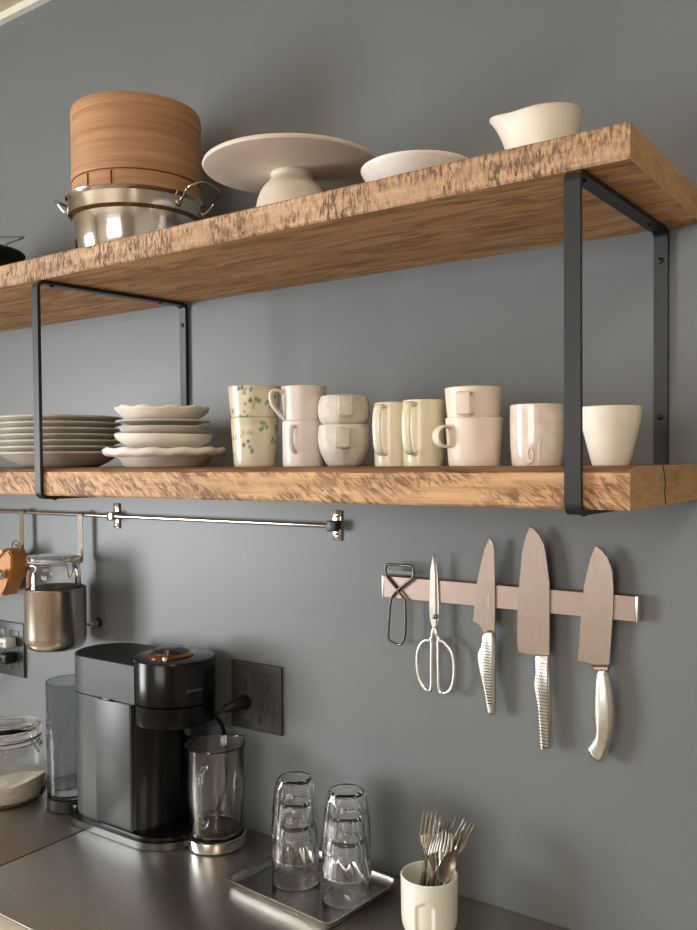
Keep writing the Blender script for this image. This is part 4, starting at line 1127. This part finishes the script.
tube(bm, spline([(.077*math.cos(.03), .077*math.sin(.03), .140), (.084, .012, .118), (.0835, .018, .112), (.077*math.cos(.35), .077*math.sin(.35), .138)], 5), .0014, 6)
finish(bm, 'clasp_wire', M['wire'], T)
bm = bmesh.new()
def fl(t, r, z):
    if z < .03: return (r, z)
    return (r, z-.004+.016*(r/.075)*math.cos(t-math.radians(10))+.003*math.sin(3*t))
lathe(bm, [(0, .0060), (.064, .0075), (.0725, .017), (.0745, .030), (.0747, .0420), (.068, .0400), (.045, .0330), (.02, .0310), (0, .0310)], 64, mod=fl)
finish(bm, 'flour', M['flour'], T, True, 60)

# ------------------------------------------------------------------ light
def area(name, loc, rot, sx, sy, power, col):
    l = bpy.data.lights.new(name, 'AREA'); l.shape = 'RECTANGLE'; l.size = sx; l.size_y = sy; l.energy = power; l.color = col
    o = bpy.data.objects.new(name, l); COL.objects.link(o); o.location = loc; o.rotation_euler = rot; return o
area('daylight_left_window', (-3.56, (LW[0]+LW[1])/2, (LW[2]+LW[3])/2), (0, -PI/2, 0), LW[3]-LW[2]-.1, LW[1]-LW[0]-.1, 122, (.95, .98, 1))
area('fill_front_window', ((FILLW[0]+FILLW[1])/2, -4.56, (FILLW[2]+FILLW[3])/2), (PI/2, 0, 0), FILLW[1]-FILLW[0]-.1, FILLW[3]-FILLW[2]-.1, 34, (1, .93, .85))  # broad frontal fill light, set in the added window
w = bpy.data.worlds.new('World'); bpy.context.scene.world = w; w.use_nodes = True
w.node_tree.nodes['Background'].inputs['Color'].default_value = (.8, .88, 1, 1); w.node_tree.nodes['Background'].inputs['Strength'].default_value = 1.0
# unseen ceiling lamp, added as warm fill from the front right
T = thing('fill_lamp', 'round white ceiling lamp added for warm fill, unseen behind the viewer', 'lamp', (.35, -1.75, ZCEIL))
bm = bmesh.new(); lathe(bm, [(0, -.0005), (.20, -.0005), (.21, -.02), (.20, -.05), (0, -.06)], 48)
me_, nt_, b_ = newmat('fill lamp glow'); b_.inputs['Emission Color'].default_value = (1, .88, .72, 1); b_.inputs['Emission Strength'].default_value = 29
finish(bm, 'shade', me_, T)

# ------------------------------------------------------------------ camera
cam = bpy.data.cameras.new('Camera'); co = bpy.data.objects.new('Camera', cam); COL.objects.link(co)
F = Vector((-0.57321641, 0.8190386, -0.02446861)); R = Vector((0.81936818, 0.57321502, -0.00776717)); U = Vector((-0.00766416, 0.02450107, 0.99967042))
mt = Matrix((R, U, -F)).transposed().to_4x4(); mt.translation = CAMP
co.matrix_world = mt
cam.sensor_fit = 'HORIZONTAL'; cam.sensor_width = 36; cam.lens = 36*868.3427/697; cam.shift_y = 17.665/697; cam.clip_start = .02
sc = bpy.context.scene; sc.camera = co
sc.view_settings.view_transform = 'Standard'; sc.view_settings.look = 'None'; sc.view_settings.gamma = 1; sc.view_settings.exposure = .12
sc.cycles.max_bounces = 14; sc.cycles.transmission_bounces = 14; sc.cycles.glossy_bounces = 6; sc.cycles.diffuse_bounces = 4
sc.cycles.sample_clamp_indirect = 6
